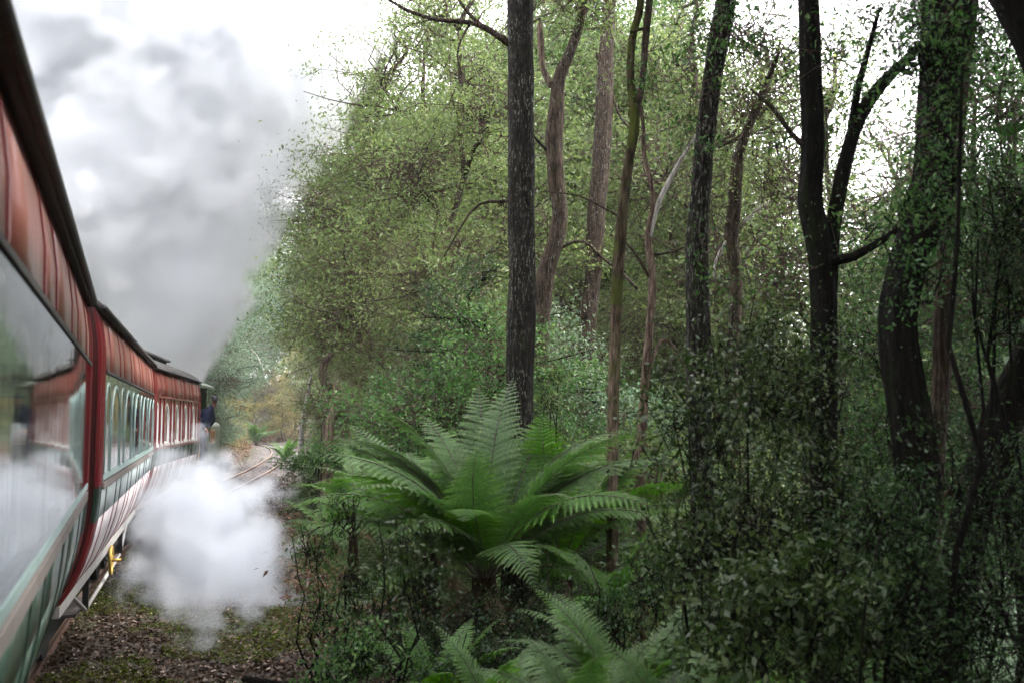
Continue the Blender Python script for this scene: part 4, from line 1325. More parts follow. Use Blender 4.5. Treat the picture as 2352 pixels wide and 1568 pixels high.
px_trunk('b', '', 17, [(1262, 620), (1290, 570), (1340, 555), (1380, 590), (1420, 620), (1465, 665)], [16, 8, 7, 7, 7, 6], B_BROWN, 8, parent=t2, down=False)
t3 = px_trunk('tall_tree', 'brown trunk rising behind the round feathery crown', 22,
              [(1405, -120), (1398, 30), (1393, 130), (1388, 220), (1385, 300), (1378, 400), (1368, 520), (1362, 640), (1350, 760), (1345, 1000)], [26, 30, 36, 42, 40, 40, 42, 38, 36, 38], B_BROWN, 18, 0.14, cat='tree', group=TG)
px_trunk('b', '', 22, [(1370, 120), (1378, 160), (1400, 200), (1420, 260), (1450, 300)], [5, 8, 8, 7, 4], B_BROWN, 8, parent=t3, down=False)
t4 = px_trunk('mossy_tree', 'slender leaning trunk with yellow green moss on top and bare wood below', 11.5,
              [(1468, -140), (1472, 0), (1452, 90), (1448, 180), (1458, 280), (1446, 360), (1432, 460), (1424, 560), (1418, 680), (1414, 760), (1411, 860), (1407, 1020), (1408, 1120), (1405, 1290)], [18, 18, 18, 18, 24, 22, 24, 26, 26, 26, 26, 24, 24, 28], graded('moss above bare wood', ((0.05, 0.034, 0.026), (0.27, 0.20, 0.155)), ((0.016, 0.013, 0.008), (0.09, 0.07, 0.04), (0.055, 0.066, 0.014)), 3.2, 4.6), 16, 0.2, cat='tree', group=TG)
px_trunk('b', '', 11.5, [(1500, -60), (1490, 20), (1482, 100), (1476, 180), (1462, 270)], [16, 18, 17, 15, 15], B_BROWN, 12, parent=t4, down=False)
px_trunk('b', '', 11.4, [(1478, 66), (1448, 74)], [7, 9], B_MOSSY, 8, parent=t4, down=False)
px_trunk('b', '', 11.5, [(1240, 440), (1330, 450), (1390, 480), (1428, 500)], [2, 4, 5, 6], B_BROWN, 8, parent=t4, down=False)
t5 = px_trunk('forked_tree', 'pale grey slender trunk that forks into a crooked stem and a white arm', 12.2,
              [(1470, 200), (1478, 300), (1480, 360), (1496, 420), (1500, 480), (1488, 540), (1497, 610), (1498, 680), (1488, 800), (1480, 900), (1474, 1000), (1466, 1090), (1475, 1135), (1470, 1300)],
              [5, 9, 11, 12, 12, 14, 18, 20, 20, 21, 23, 26, 22, 20], B_PALE, 14, 0.18, cat='tree', group=TG)
px_trunk('b', '', 12.2, [(1620, 250), (1605, 300), (1560, 375), (1530, 430), (1508, 480), (1492, 545)], [4, 7, 11, 12, 13, 13], B_WHITE, 10, parent=t5, down=False)
px_trunk('b', '', 12.2, [(1400, 540), (1440, 560), (1470, 600), (1492, 640)], [4, 6, 7, 8], B_BROWN, 8, parent=t5, down=False)
px_trunk('b', '', 12.2, [(1620, 500), (1580, 560), (1540, 580), (1500, 585)], [3, 5, 6, 7], B_BROWN, 8, parent=t5, down=False)
px_trunk('b', '', 12.2, [(1590, 900), (1575, 850), (1550, 800), (1520, 780), (1490, 850)], [4, 6, 8, 8, 8], B_PALE, 8, parent=t5, down=False)
t6 = px_trunk('tall_tree', 'dark leaning trunk with grey patches right of the slender pair', 9.2,
              [(1690, -160), (1668, 0), (1648, 100), (1632, 200), (1620, 320), (1612, 400), (1604, 520), (1602, 640), (1604, 800), (1608, 1000), (1618, 1250), (1620, 1568)], [46, 48, 48, 46, 44, 48, 48, 50, 52, 52, 56, 60], B_T1, 24, 0.2, cat='tree', group=TG)
t7 = px_trunk('forked_tree', 'crooked brown trunk with pale stubs between two dark trunks', 15,
              [(1790, 120), (1745, 230), (1705, 330), (1692, 400), (1688, 480), (1680, 540), (1690, 620), (1690, 700), (1680, 860), (1690, 1050)], [8, 18, 24, 30, 30, 32, 30, 28, 28, 30], B_BROWN, 14, 0.25, cat='tree', group=TG)
px_trunk('b', '', 15, [(1770, 460), (1730, 490), (1700, 520)], [4, 7, 9], B_WHITE, 8, parent=t7, down=False)
px_trunk('b', '', 15, [(1640, 640), (1645, 600), (1665, 560), (1680, 545)], [6, 8, 8, 7], B_WHITE, 8, parent=t7, down=False)
t8 = px_trunk('tall_tree', 'nearly black twin stemmed trunk in the middle of the right half', 7.6,
              [(1850, -180), (1858, 0), (1862, 160), (1868, 330), (1862, 420), (1862, 480), (1885, 600), (1893, 760), (1890, 950), (1892, 1200), (1895, 1568)], [46, 48, 50, 52, 50, 54, 58, 62, 60, 62, 66], B_DARK, 24, 0.22, cat='tree', group=TG)
px_trunk('b', '', 7.6, [(2200, 30), (2090, 130), (2020, 200), (1975, 270), (1950, 340), (1930, 430), (1912, 540), (1908, 640), (1902, 760)], [12, 22, 30, 32, 32, 34, 34, 34, 30], B_DARK, 14, parent=t8, down=False)
px_trunk('b', '', 7.6, [(2020, 20), (1990, 130), (1965, 230), (1952, 330)], [8, 14, 18, 20], B_DARK, 10, parent=t8, down=False)
px_trunk('b', '', 7.6, [(1725, 205), (1775, 250), (1820, 310), (1862, 350)], [5, 9, 12, 14], B_BROWN, 10, parent=t8, down=False)
px_trunk('b', '', 7.5, [(1905, 600), (1960, 590), (2030, 550), (2110, 500), (2200, 480)], [26, 22, 16, 12, 8], B_DARK, 12, parent=t8, down=False)
t9 = px_trunk('tall_tree', 'thickest black crooked trunk near the right edge', 6.2,
              [(2180, -200), (2175, 0), (2160, 150), (2150, 300), (2140, 420), (2110, 540), (2075, 640), (2058, 740), (2072, 860), (2095, 1000), (2105, 1150), (2095, 1350), (2085, 1568)], [110, 108, 100, 88, 84, 88, 86, 84, 86, 92, 88, 86, 96], B_DARK, 30, 0.22, cat='tree', group=TG)
t10 = px_trunk('slender_tree', 'straight thin dark trunk close behind the thickest trunk', 8.2,
               [(2235, -150), (2225, 0), (2205, 200), (2190, 380), (2175, 560), (2165, 760), (2160, 900), (2150, 1050), (2140, 1300), (2130, 1568)], [44, 44, 42, 40, 40, 40, 40, 38, 38, 40], B_BROWN, 20, 0.2, cat='tree', group=TG)
t11 = px_trunk('leaning_tree', 'thick trunk leaning out past the lower right edge', 7.0,
               [(2480, 620), (2400, 780), (2335, 900), (2280, 1030), (2240, 1160), (2205, 1300), (2180, 1480)], [80, 88, 92, 92, 90, 88, 92], B_DARK, 20, 0.14, cat='tree', group=TG)
px_trunk('b', '', 7.0, [(2150, 1160), (2200, 1110), (2260, 1060), (2300, 1010)], [12, 16, 20, 24], B_BROWN, 10, parent=t11, down=False)
t12 = px_trunk('leaning_tree', 'black trunk bending across the top right corner', 4.6,
               [(2240, -150), (2300, -40), (2345, 40), (2400, 160), (2440, 400), (2470, 900), (2480, 1500)], [80, 84, 88, 90, 92, 96, 100], B_DARK, 20, 0.12, cat='tree', group=TG)
px_trunk('dead_limb', 'dark fallen limb crossing the lower right shadows', 7.2,
         [(2150, 1130), (2060, 1210), (1980, 1290), (1900, 1400)], [22, 26, 26, 24], B_DARK, 12, cat='dead limb', down=True)
# split old trunk and white dead trunk by the bend
t13 = px_trunk('old_tree', 'split old trunk, black one side and bare pale wood the other, near the bend', 22,
               [(762, 812), (745, 835), (742, 862), (752, 890), (764, 920), (756, 960), (750, 1005)], [12, 17, 20, 22, 21, 22, 24], B_BROWN, 14, 0.2, cat='tree')
px_trunk('b', '', 21.9, [(778, 880), (772, 910), (764, 950), (756, 1005)], [18, 19, 19, 22], B_PALE, 14, parent=t13, wob=0.2)
px_trunk('dead_tree', 'white dead trunk without leaves standing left of the split trunk', 38,
         [(716, 860), (711, 880), (704, 920), (696, 960), (692, 1000)], [5, 8, 10, 12, 13], B_WHITE, 12, 0.12, cat='dead tree')
px_trunk('dead_branch', 'bare bleached branch hanging in the trees above the loco', 62, [(575, 800), (590, 815), (600, 838), (606, 852)], [1, 2, 2.5, 2.5], B_WHITE, 6, cat='branch', down=False)

# ------------------------------------------------------------------ ferns
def frond_mesh(name, Lf, e0, e1, Lp, n=34, mat=None, rmat=None, droop=0.35, sway=0.0, pn=17, curlp=0.0):
    """one frond growing along +x: arching rib, two rows of comb-like pinnae"""
    m_ = 28
    pts = []; p = np.zeros(3); tang = []
    for i in range(m_ + 1):
        t = i / m_
        e = R(e0 + (e1 - e0) * t ** 1.3)
        az = R(sway) * t
        d = np.array([math.cos(e) * math.cos(az), math.cos(e) * math.sin(az), math.sin(e)])
        pts.append(p.copy()); tang.append(d)
        p = p + d * Lf / m_
    pts = np.array(pts); tang = np.array(tang)
    Vs = []; 
    tint = []
    for j in range(n):
        t = 0.10 + 0.895 * j / (n - 1)
        f = t * m_
        i = min(int(f), m_ - 1)
        c = pts[i] + (pts[i + 1] - pts[i]) * (f - i)
        d = tang[i]
        sidev = np.cross(d, [0, 0, 1]); sidev /= max(np.linalg.norm(sidev), 1e-6)
        nor = np.cross(sidev, d)
        prof = min(1.0, (t / 0.42)) ** 0.75 if t < 0.42 else max(0.04, (1 - ((t - 0.42) / 0.60) ** 1.5))
        pl = Lp * prof
        for s in (-1, 1):
            L_ = pl * random.uniform(0.92, 1.06)
            k = np.arange(pn)
            u = (k + 0.5) / pn
            dirp = sidev * s * 0.90 + d * (0.36 + 0.25 * t) + nor * random.uniform(-0.06, 0.10)
            dirp /= np.linalg.norm(dirp)
            cen = c + dirp * (u * L_)[:, None]
            cen[:, 2] -= droop * L_ * u ** 2 * 0.55
            tl = dirp * np.ones((pn, 1)); tl[:, 2] -= droop * u * 1.1
            tl = unit(tl)
            across = unit(np.cross(tl, nor + 0 * tl))
            lw = L_ * 0.145 * (1 - u ** 2.2) + 0.004
            hw = L_ / pn * 0.50
            for q in (-1, 1):
                a = cen - tl * hw; b = cen + tl * hw
                tip = cen + across * q * lw[:, None] + tl * lw[:, None] * 0.45 - np.array([0, 0, 1]) * (lw * 0.22)[:, None]
                Vs.append(np.stack([a, b, tip], 1)); tint.append(np.clip(0.25 + 0.4 * u + rng.normal(size=pn) * 0.13 + 0.15 * t, 0, 1))
    V = np.concatenate(Vs).reshape(-1, 3)
    nf = len(V) // 3
    Fc = np.arange(nf * 3).reshape(nf, 3)
    # rib
    A = pts[:-1]; B = pts[1:]
    rr = np.linspace(0.014, 0.002, m_ + 1) * Lf / 2
    TV, TF_ = prisms(A, B, rr[:-1], rr[1:])
    return np_mesh(name, np.concatenate([V, TV]), [(Fc, 0, np.concatenate(tint)), (TF_ + len(V), 1, np.full(len(TF_), 0.2))], [mat, rmat])


M['rib'] = paint('dark frond rib', (0.030, 0.022, 0.010), 0.5, 0, 0.2)
M['ribpale'] = paint('pale frond rib', (0.16, 0.14, 0.07), 0.5, 0, 0.2)
FR = {}
for key, mt in (('g', L_FERN), ('p', L_FERNG)):
    FR[key] = [frond_mesh('frond', 2.15, 80, 25, 0.40, mat=mt, rmat=M['rib'], sway=6), frond_mesh('frond', 2.2, 68, -10, 0.42, mat=mt, rmat=M['rib'], sway=-12),
               frond_mesh('frond', 2.2, 58, -28, 0.42, mat=mt, rmat=M['rib'], sway=8), frond_mesh('frond', 2.1, 46, -38, 0.40, mat=mt, rmat=M['rib'], sway=-6),
               frond_mesh('frond', 2.0, 30, -55, 0.38, mat=mt, rmat=M['rib'], sway=4), frond_mesh('frond', 2.1, 74, 5, 0.41, mat=mt, rmat=M['rib'], sway=14)]
FR['d'] = [frond_mesh('frond', 1.5, -20, -85, 0.22, n=24, pn=9, mat=L_DEAD, rmat=M['rib'], droop=0.8), frond_mesh('frond', 1.6, -45, -88, 0.2, n=24, pn=9, mat=L_DEAD, rmat=M['rib'], droop=0.9)]


def fern(loc, sc, n, label, group, keys=('g', 'p'), trunk=0.0, low=0.35, azs=None, dead=0, name='tree_fern', cat='fern'):
    root = tag(empty(name, loc), label, cat, group)
    for i in range(n):
        if azs is None:
            az = i * 2.39996 + random.uniform(-0.2, 0.2); q = i / n
            k = 0 if q < 0.12 else 5 if q < 0.28 else 1 if q < 0.5 else 2 if q < 0.7 else 3 if q < 0.88 else 4
            s_ = random.uniform(0.85, 1.08)
        else:
            if i >= len(azs): break
            az, k, s_ = azs[i]
        me = FR[random.choice(keys)][k]
        o = link('frond', me, root, (0.05 * math.cos(az), 0.05 * math.sin(az), 0), (random.uniform(-0.35, 0.35), random.uniform(-0.16, 0.16), az))
        o.scale = (sc * s_ * random.uniform(0.88, 1.06), sc * s_ * random.uniform(0.85, 1.05), sc * s_ * random.uniform(0.9, 1.08))
    for i in range(dead):
        az = random.uniform(0, 6.28)
        o = link('dead_frond', FR['d'][i % 2], root, (0.05 * math.cos(az), 0.05 * math.sin(az), -0.05), (0, 0, az))
        o.scale = (sc * random.uniform(0.7, 1.0),) * 3
    if trunk > 0:
        mb = MB()
        mb.tube([(0, 0, -trunk - 0.2), (0.03, 0, -trunk * 0.5), (0, 0, 0.03)], [0.17 * sc, 0.14 * sc, 0.11 * sc], 14, wob=0.3)
        mb.build('trunk', B_FERN, root, True)
    return root


GF = 'ferns beside the line'
fb = at(1115, 1330, 10.4)
big = []
D = math.radians
# azimuth 90 = away from the camera, 0 = right, 180 = left, -90 = towards the camera
for a, k, s_ in [(95, 0, 1.0), (60, 0, 0.95), (120, 0, .95), (-80, 0, 0.85), (20, 5, .9), (160, 5, 1.0), (140, 5, 1.02), (185, 1, 1.0), (200, 1, .95), (170, 2, 1.0), (215, 2, .9), (190, 3, .95), (150, 2, .9),
                 (230, 1, .85), (205, 4, .9), (-20, 1, 1.0), (5, 2, 1.0), (30, 1, 1.0), (-35, 2, .95), (-10, 3, 1.0), (15, 3, 1.0), (-55, 1, .8), (45, 3, .9), (-30, 4, .85), (100, 2, .9), (-100, 2, .75), (-70, 3, .8), (-120, 3, .8), (70, 5, 1.0), (178, 5, 1.05), (-3, 5, 1.0)]:
    big.append((D(a + random.uniform(-5, 5)), k, s_))
fern(fb, 1.16, 40, 'huge tree fern with arching bright green fronds at the foot of the straight trunk', GF, trunk=fb.z - hz(fb.x, fb.y) + 0.1, azs=big, dead=7)
for px, py, Y, sc, n, ks, lb in [
    (1290, 1300, 11.6, 1.02, 17, ('g',), 'tree fern crowding the right side of the huge fern'),
    (985, 1260, 12.0, 0.92, 16, ('g', 'p'), 'tree fern crowding the left side of the huge fern'),
    (1440, 1560, 6.6, 0.50, 13, ('g', 'p'), 'tree fern with pale arching fronds along the bottom, right of centre'),
    (1345, 1600, 5.6, 0.40, 11, ('p',), 'dusty green fern at the very bottom below the big tree fern'),
    (1150, 1620, 5.9, 0.42, 12, ('g', 'p'), 'low green fern cut by the bottom edge left of the pale fern'),
    (1590, 1640, 5.4, 0.45, 11, ('p',), 'pale olive fern in front of the dark shrub at the bottom'),
    (1720, 1600, 8.5, 0.6, 14, ('g',), 'bright blue green fern glimpsed beneath the shrubs'),
    (1010, 1560, 7.4, 0.42, 12, ('g',), 'small dark fern under the leafy saplings'),
    (2010, 1640, 7.5, 0.6, 12, ('g',), 'small green fern low between the two black trunks'),
    (1400, 1330, 9.2, 0.4, 9, ('g',), 'small fern tucked under the right side of the big fern'),
    (715, 1030, 27, 0.42, 20, ('g',), 'bright green fern beside the split old trunk'),
    (770, 1045, 19, 0.7, 14, ('p', 'g'), 'fern showing left of the big fern, above the litter'),
    (655, 1000, 60, 0.8, 18, ('g',), 'fern at the far side of the track left of the white dead trunk'),
    (810, 1180, 13.5, 0.5, 12, ('p',), 'small pale fern at the edge of the leaf litter'),
    (590, 985, 98, 1.5, 16, ('p',), 'yellow green tree fern on the inside of the far bend'),
    (1035, 800, 17.0, 0.4, 12, ('g',), 'tree fern crown half hidden high in the dark understorey')]:
    c = at(px, py, Y)
    zg = hz(c.x, c.y)
    z = max(c.z - (0.28 if py > 1300 else 0), zg + 0.05) if Y < 16 else zg + 0.25
    fern((c.x, c.y, z), sc, n, lb, GF, ks, trunk=max(0.1, z - zg), dead=3)

# ------------------------------------------------------------------ shrubs and saplings on the shoulder
GS = 'shrubs along the edge of the line'


def local_shrub(label, blobs, nclus, per, cr, L, W, mat, base=None, stems=5, cat='shrub', name='shrub', group=GS, twr=0.004, droop=0.2, bk=None, hollow=2.2, flat=0.0):
    """blobs given at world places; stems run from the ground to the clusters"""
    if base is None:
        c = Vector(blobs[0][0]); base = Vector((c.x, c.y, hz(c.x, c.y)))
    base = Vector(base)
    root = tag(empty(name, base), label, cat, group)
    mb = MB()
    for i in range(stems):
        c, r_ = blobs[i % len(blobs)]
        e = Vector(c) + Vector((random.gauss(0, r_[0] * 0.35), random.gauss(0, r_[1] * 0.35), random.gauss(0.1, r_[2] * 0.4)))
        b0 = Vector((random.uniform(-0.12, 0.12), random.uniform(-0.12, 0.12), -0.1))
        q = wobble(b0, e - base, 9, 0.12)
        r0 = 0.006 + 0.006 * (e - base).length * 0.8
        mb.tube(q, [r0 * (1 - 0.75 * k / 8) for k in range(9)], 6)
    mb.build('stems', bk or B_DARK, root, True)
    add_crown(root, blobs, nclus, per, cr, L, W, mat, twmat=bk or B_DARK, twr=twr, droop=droop, hollow=hollow, flat=flat)
    return root


def B(px, py, Y, rx, rz, ry=None):
    return (tuple(at(px, py, Y)), (rx, ry or rx, rz))


local_shrub('dark grey leaved shrub filling the space right of the pale fork', [B(1620, 1000, 6.2, .55, .6), B(1720, 1250, 6.0, .6, .6), B(1600, 1250, 6.3, .4, .5)], 210, 26, 0.14, 0.040, 0.44, L_GREY)
local_shrub('tall dark shrub in front of the black twin stemmed trunk', [B(1800, 900, 6.8, .6, .6), B(1720, 800, 7.0, .5, .4), B(1880, 1150, 6.5, .6, .5), B(1800, 1400, 6.3, .7, .5)], 300, 34, 0.14, 0.040, 0.44, L_GREY)
local_shrub('shrub with dull brownish leaves low in front of the black trunks', [B(1700, 1450, 5.2, .5, .35), B(1850, 1350, 5.2, .45, .3), B(1950, 1480, 5.4, .4, .3)], 120, 26, 0.12, 0.05, 0.42, L_GREY)
local_shrub('deep green shrub between the two black trunks', [B(1990, 1050, 8.8, .6, .7), B(1980, 800, 9.2, .6, .5), B(2000, 1400, 8.5, .6, .6)], 170, 24, 0.15, 0.05, 0.4, L_GREEN)
local_shrub('very dark shrub filling the lower right corner', [B(2250, 1400, 5.6, .6, .5), B(2330, 1150, 6.0, .5, .5), B(2200, 1560, 5.2, .6, .3)], 220, 40, 0.15, 0.03, 0.35, L_DARK)
local_shrub('dark fine leaved shrub high on the right edge', [B(2330, 700, 6.4, .45, .5), B(2260, 560, 6.8, .4, .4), B(2350, 480, 6.2, .5, .5)], 150, 40, 0.16, 0.03, 0.35, L_DARK)
local_shrub('leafy sapling with pale tips standing in front of the big fern', [B(930, 1240, 7.2, .26, .22), B(960, 1330, 7.1, .32, .25), B(880, 1400, 7.3, .3, .25)], 60, 15, 0.09, 0.048, 0.38, L_GREY, stems=4, cat='sapling', name='sapling')
local_shrub('thin dark stemmed sapling at the right edge of the leaf litter', [B(720, 1250, 9.5, .25, .35), B(740, 1400, 9.2, .3, .3)], 60, 15, 0.11, 0.04, 0.4, L_GREEN, stems=4, cat='sapling', name='sapling')
local_shrub('spindly sapling in front of the left fern fronds', [B(790, 1180, 9.0, .25, .3), B(820, 1330, 8.6, .3, .3)], 65, 15, 0.11, 0.04, 0.4, L_GREY, stems=4, cat='sapling', name='sapling')
local_shrub('low leafy sapling at the bottom left of the ferns', [B(830, 1500, 7.0, .35, .25), B(750, 1560, 6.8, .3, .2)], 75, 16, 0.11, 0.042, 0.4, L_GREEN, stems=5, cat='sapling', name='sapling')
local_shrub('dark shrub beneath the big fern, full of dry twigs', [B(1100, 1420, 8.6, .6, .25), B(1250, 1400, 9.0, .5, .3)], 110, 16, 0.13, 0.035, 0.35, L_DARK, stems=14)
local_shrub('dark green shrub behind the small pale fern', [B(1500, 1330, 8.0, .5, .3), B(1380, 1420, 8.0, .45, .25)], 110, 20, 0.13, 0.04, 0.4, L_DARK, stems=10)
local_shrub('bright sprig of a shrub growing at the foot of the mossy fork', [B(1262, 920, 14.5, .25, .22), B(1275, 860, 14.8, .2, .2)], 40, 16, 0.10, 0.05, 0.4, L_OLIVE, stems=4)
local_shrub('shrub covered in yellow green leaves under the right hand trunks', [B(1650, 1420, 8.8, .4, .35), B(1700, 1530, 8.5, .4, .3)], 90, 22, 0.13, 0.04, 0.4, L_OLIVE, stems=6)

k = 0
descr = ['low shrub along the right edge of the ballast', 'low bush among brown bracken right of the track']
for i in range(46):
    f = (i + 0.5) / 46
    Y = 11 + 75 * f ** 1.25
    j = int(np.argmin(np.abs(LINE[:, 1] - Y)))
    s_ = random.uniform(4.0, 6.6) if Y < 40 else random.uniform(2.9, 5.5)
    x, y = LINE[j, 0] + LN[j, 0] * s_, LINE[j, 1] + LN[j, 1] * s_
    sc = random.uniform(0.35, 0.75) * (1 if Y < 45 else 1.3)
    place_tree('shrub', 0, y, sc, 'low leafy shrub in the tangle along the right side of the track', GS, random.choice([L_GREEN, L_GREY, L_OLIVE, L_DARK]), x=x, wide=1.15, cat='shrub')
for i in range(26):
    Y = 44 + 62 * (i / 26)
    j = int(np.argmin(np.abs(LINE[:, 1] - Y)))
    s_ = -random.uniform(3.4, 7)
    x, y = LINE[j, 0] + LN[j, 0] * s_, LINE[j, 1] + LN[j, 1] * s_
    place_tree('shrub', 0, y, random.uniform(0.7, 1.3), 'shrub on the steep bank left of the track', GS, random.choice([L_GREEN, L_BLUE, L_BROWN, L_BLUE]), x=x, wide=1.1, cat='shrub')
for i in range(34):                 # far slope below the trunks
    x = random.uniform(1.5, 13); Y = random.uniform(11, 20)
    place_tree('shrub', 0, Y, random.uniform(0.7, 1.5), 'understorey shrub on the slope below the dark trunks', GS, random.choice([L_GREEN, L_DARK, L_BLUE, L_OLIVE]), x=x, cat='shrub')

scatter_ground('undergrowth', L_DEAD, 26000, strip(-7.5, -2.1, 36, 105, 1.1), 0.10, 0.30, 0.22, 0.03, 0.0, 1.0, 'dry brown bracken hanging over the bank left of the track', 'bracken', ztop=0.7)
scatter_ground('undergrowth', L_DEAD, 16000, strip(3.2, 6.5, 9, 90, 1.2), 0.05, 0.16, 0.3, 0.03, 0.2, 1.2, 'rusty brown bracken and twigs right of the leaf litter', 'bracken', ztop=0.5)
scatter_ground('undergrowth', L_GREEN, 26000, strip(3.6, 8.5, 3, 60, 1.2), 0.03, 0.08, 0.42, 0.03, 0.2, 1.2, 'low green weeds covering the shoulder below the ferns', 'weeds', ztop=0.35)
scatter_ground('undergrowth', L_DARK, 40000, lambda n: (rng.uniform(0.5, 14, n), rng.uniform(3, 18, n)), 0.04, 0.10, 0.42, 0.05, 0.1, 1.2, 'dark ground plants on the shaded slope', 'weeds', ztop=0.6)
scatter_ground('undergrowth', L_DEAD, 4000, lambda n: (rng.uniform(-32, -22, n), rng.uniform(112, 122, n)), 0.2, 0.5, 0.4, 0.05, 0.1, 1.0, 'orange brown bracken on the outside of the far bend', 'bracken', ztop=1.0)

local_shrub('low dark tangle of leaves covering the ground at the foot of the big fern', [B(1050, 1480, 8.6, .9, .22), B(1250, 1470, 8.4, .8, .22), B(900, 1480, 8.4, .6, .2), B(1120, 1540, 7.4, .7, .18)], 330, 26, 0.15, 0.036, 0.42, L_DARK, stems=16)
# fallen branches on the litter
for lb, P_, r0 in [('dark fallen branch lying at the bottom of the leaf litter', [at(560, 1525, 10.0), at(640, 1540, 9.8), at(700, 1538, 9.8), at(740, 1530, 9.9)], 0.035),
                   ('thin curved dead stick on the litter below the steam', [at(500, 1452, 11.6), at(560, 1462, 11.4), at(620, 1490, 10.9), at(660, 1500, 10.8)], 0.012),
                   ('bleached stick leaning at the right of the steam', [at(648, 1180, 19), at(640, 1215, 18), at(628, 1260, 17)], 0.02)]:
    P_ = [Vector((p.x, p.y, hz(p.x, p.y) + r0 * 0.8)) for p in P_]
    b0 = P_[0].copy()
    mb = MB(); mb.tube([p - b0 for p in P_], [r0, r0 * 0.9, r0 * 0.7, r0 * 0.4][:len(P_)], 8, wob=0.3)
    o = mb.build('fallen_branch', B_DARK if 'dark' in lb else B_PALE, None, True, loc=b0)
    tag(o, lb, 'branch', 'fallen branches')

local_shrub('leafy veil of hanging sprays in front of the thickest trunk', [B(2130, 120, 5.2, .4, .35), B(2170, 380, 5.3, .22, .4), B(2110, 620, 5.4, .2, .3), B(2060, 480, 5.6, .4, .12)], 130, 26, 0.12, 0.034, 0.4, L_GREEN, base=at(2200, 2000, 5.2), stems=1)
local_shrub('dark shrub hiding the foot of the thickest trunk', [B(2080, 1350, 5.3, .3, .4), B(2020, 1200, 5.5, .3, .4), B(2150, 1100, 5.6, .2, .4)], 110, 30, 0.13, 0.034, 0.4, L_DARK)
local_shrub('green shrub around the foot of the white dead trunk', [B(690, 1062, 33, .8, .35), B(770, 1045, 20, .6, .3)], 130, 34, 0.25, 0.07, 0.4, L_GREEN)
# crowns of the near trees
def C3(x, y, z, rx, rz): return ((x, y, z), (rx, rx, rz))
add_crown(t1, [C3(0.5, 12, 11.5, 2.6, 1.8), C3(-1, 13, 10, 1.6, 1.2), C3(2, 13, 10, 1.6, 1.2)], 300, 26, 0.4, 0.08, 0.4, L_GREEN)
add_crown(t2, [B(1330, 30, 17, .9, .6), B(1290, -80, 17, 1.2, .8)], 110, 26, 0.3, 0.08, 0.4, L_OLIVE)
add_crown(t3, [C3(2.4, 22, 13.5, 2.4, 2)], 160, 26, 0.4, 0.09, 0.4, L_GREEN)
add_crown(t4, [B(1500, -120, 11.5, 1.0, .5), B(1400, -100, 11.4, .8, .4)], 120, 24, 0.22, 0.06, 0.4, L_GREEN)
add_crown(t6, [B(1570, 190, 8.6, .42, .35), B(1510, 130, 8.8, .35, .25), B(1660, 60, 8.8, .5, .35), B(1600, 330, 8.8, .3, .22), C3(2.2, 9.4, 7.5, 1.5, .8), B(1640, 560, 8.6, .3, .5)], 240, 18, 0.15, 0.05, 0.40, L_GREEN, twr=.004)
add_crown(t7, [B(1740, 230, 14.5, .8, .6), B(1800, 420, 14.5, .8, .7), B(1700, 100, 14.5, .9, .6), B(1640, 450, 15, .7, .5)], 170, 14, 0.3, 0.06, 0.4, L_OLIVE, twr=.008)
add_crown(t8, [B(1790, 120, 7.6, .55, .4), B(1950, 70, 7.8, .6, .4), B(2060, 240, 8.0, .45, .3), B(1790, 620, 7.8, .4, .4), B(1990, 620, 7.8, .5, .3), C3(2.6, 8, 7, 1.8, .9), B(1870, 300, 7.9, .5, .3)], 330, 18, 0.16, 0.045, 0.40, L_GREEN, twr=.004)
add_crown(t9, [B(2270, 200, 6.4, .55, .45), B(2330, 420, 6.2, .4, .4), B(2150, 60, 5.9, .5, .35), B(2080, 470, 6.2, .45, .16), B(2130, 330, 5.8, .22, .5), C3(3.2, 6.4, 6.2, 1.5, .8), C3(3.6, 5, 6.4, 1.6, .7)], 420, 20, 0.15, 0.04, 0.40, L_DARK, twr=.004)
add_crown(t10, [B(2250, 40, 8.0, .6, .4), B(2080, 20, 8.2, .6, .35), B(2290, 620, 8, .5, .35)], 150, 18, 0.18, 0.045, 0.4, L_GREEN, twr=.004)
add_crown(t11, [B(2420, 640, 6.8, .6, .6), C3(5.2, 7, 4.6, 1.4, .9)], 200, 30, 0.2, 0.04, 0.4, L_DARK)
add_crown(t12, [C3(3.4, 4, 5.6, 1.8, .6), C3(4.5, 4.5, 4.5, 1.2, .6)], 240, 26, 0.25, 0.045, 0.4, L_DARK)
add_crown(t5, [B(1600, 260, 12.2, .5, .3), B(1480, 180, 12.2, .4, .3)], 60, 16, 0.2, 0.05, 0.4, L_OLIVE, twr=.004)

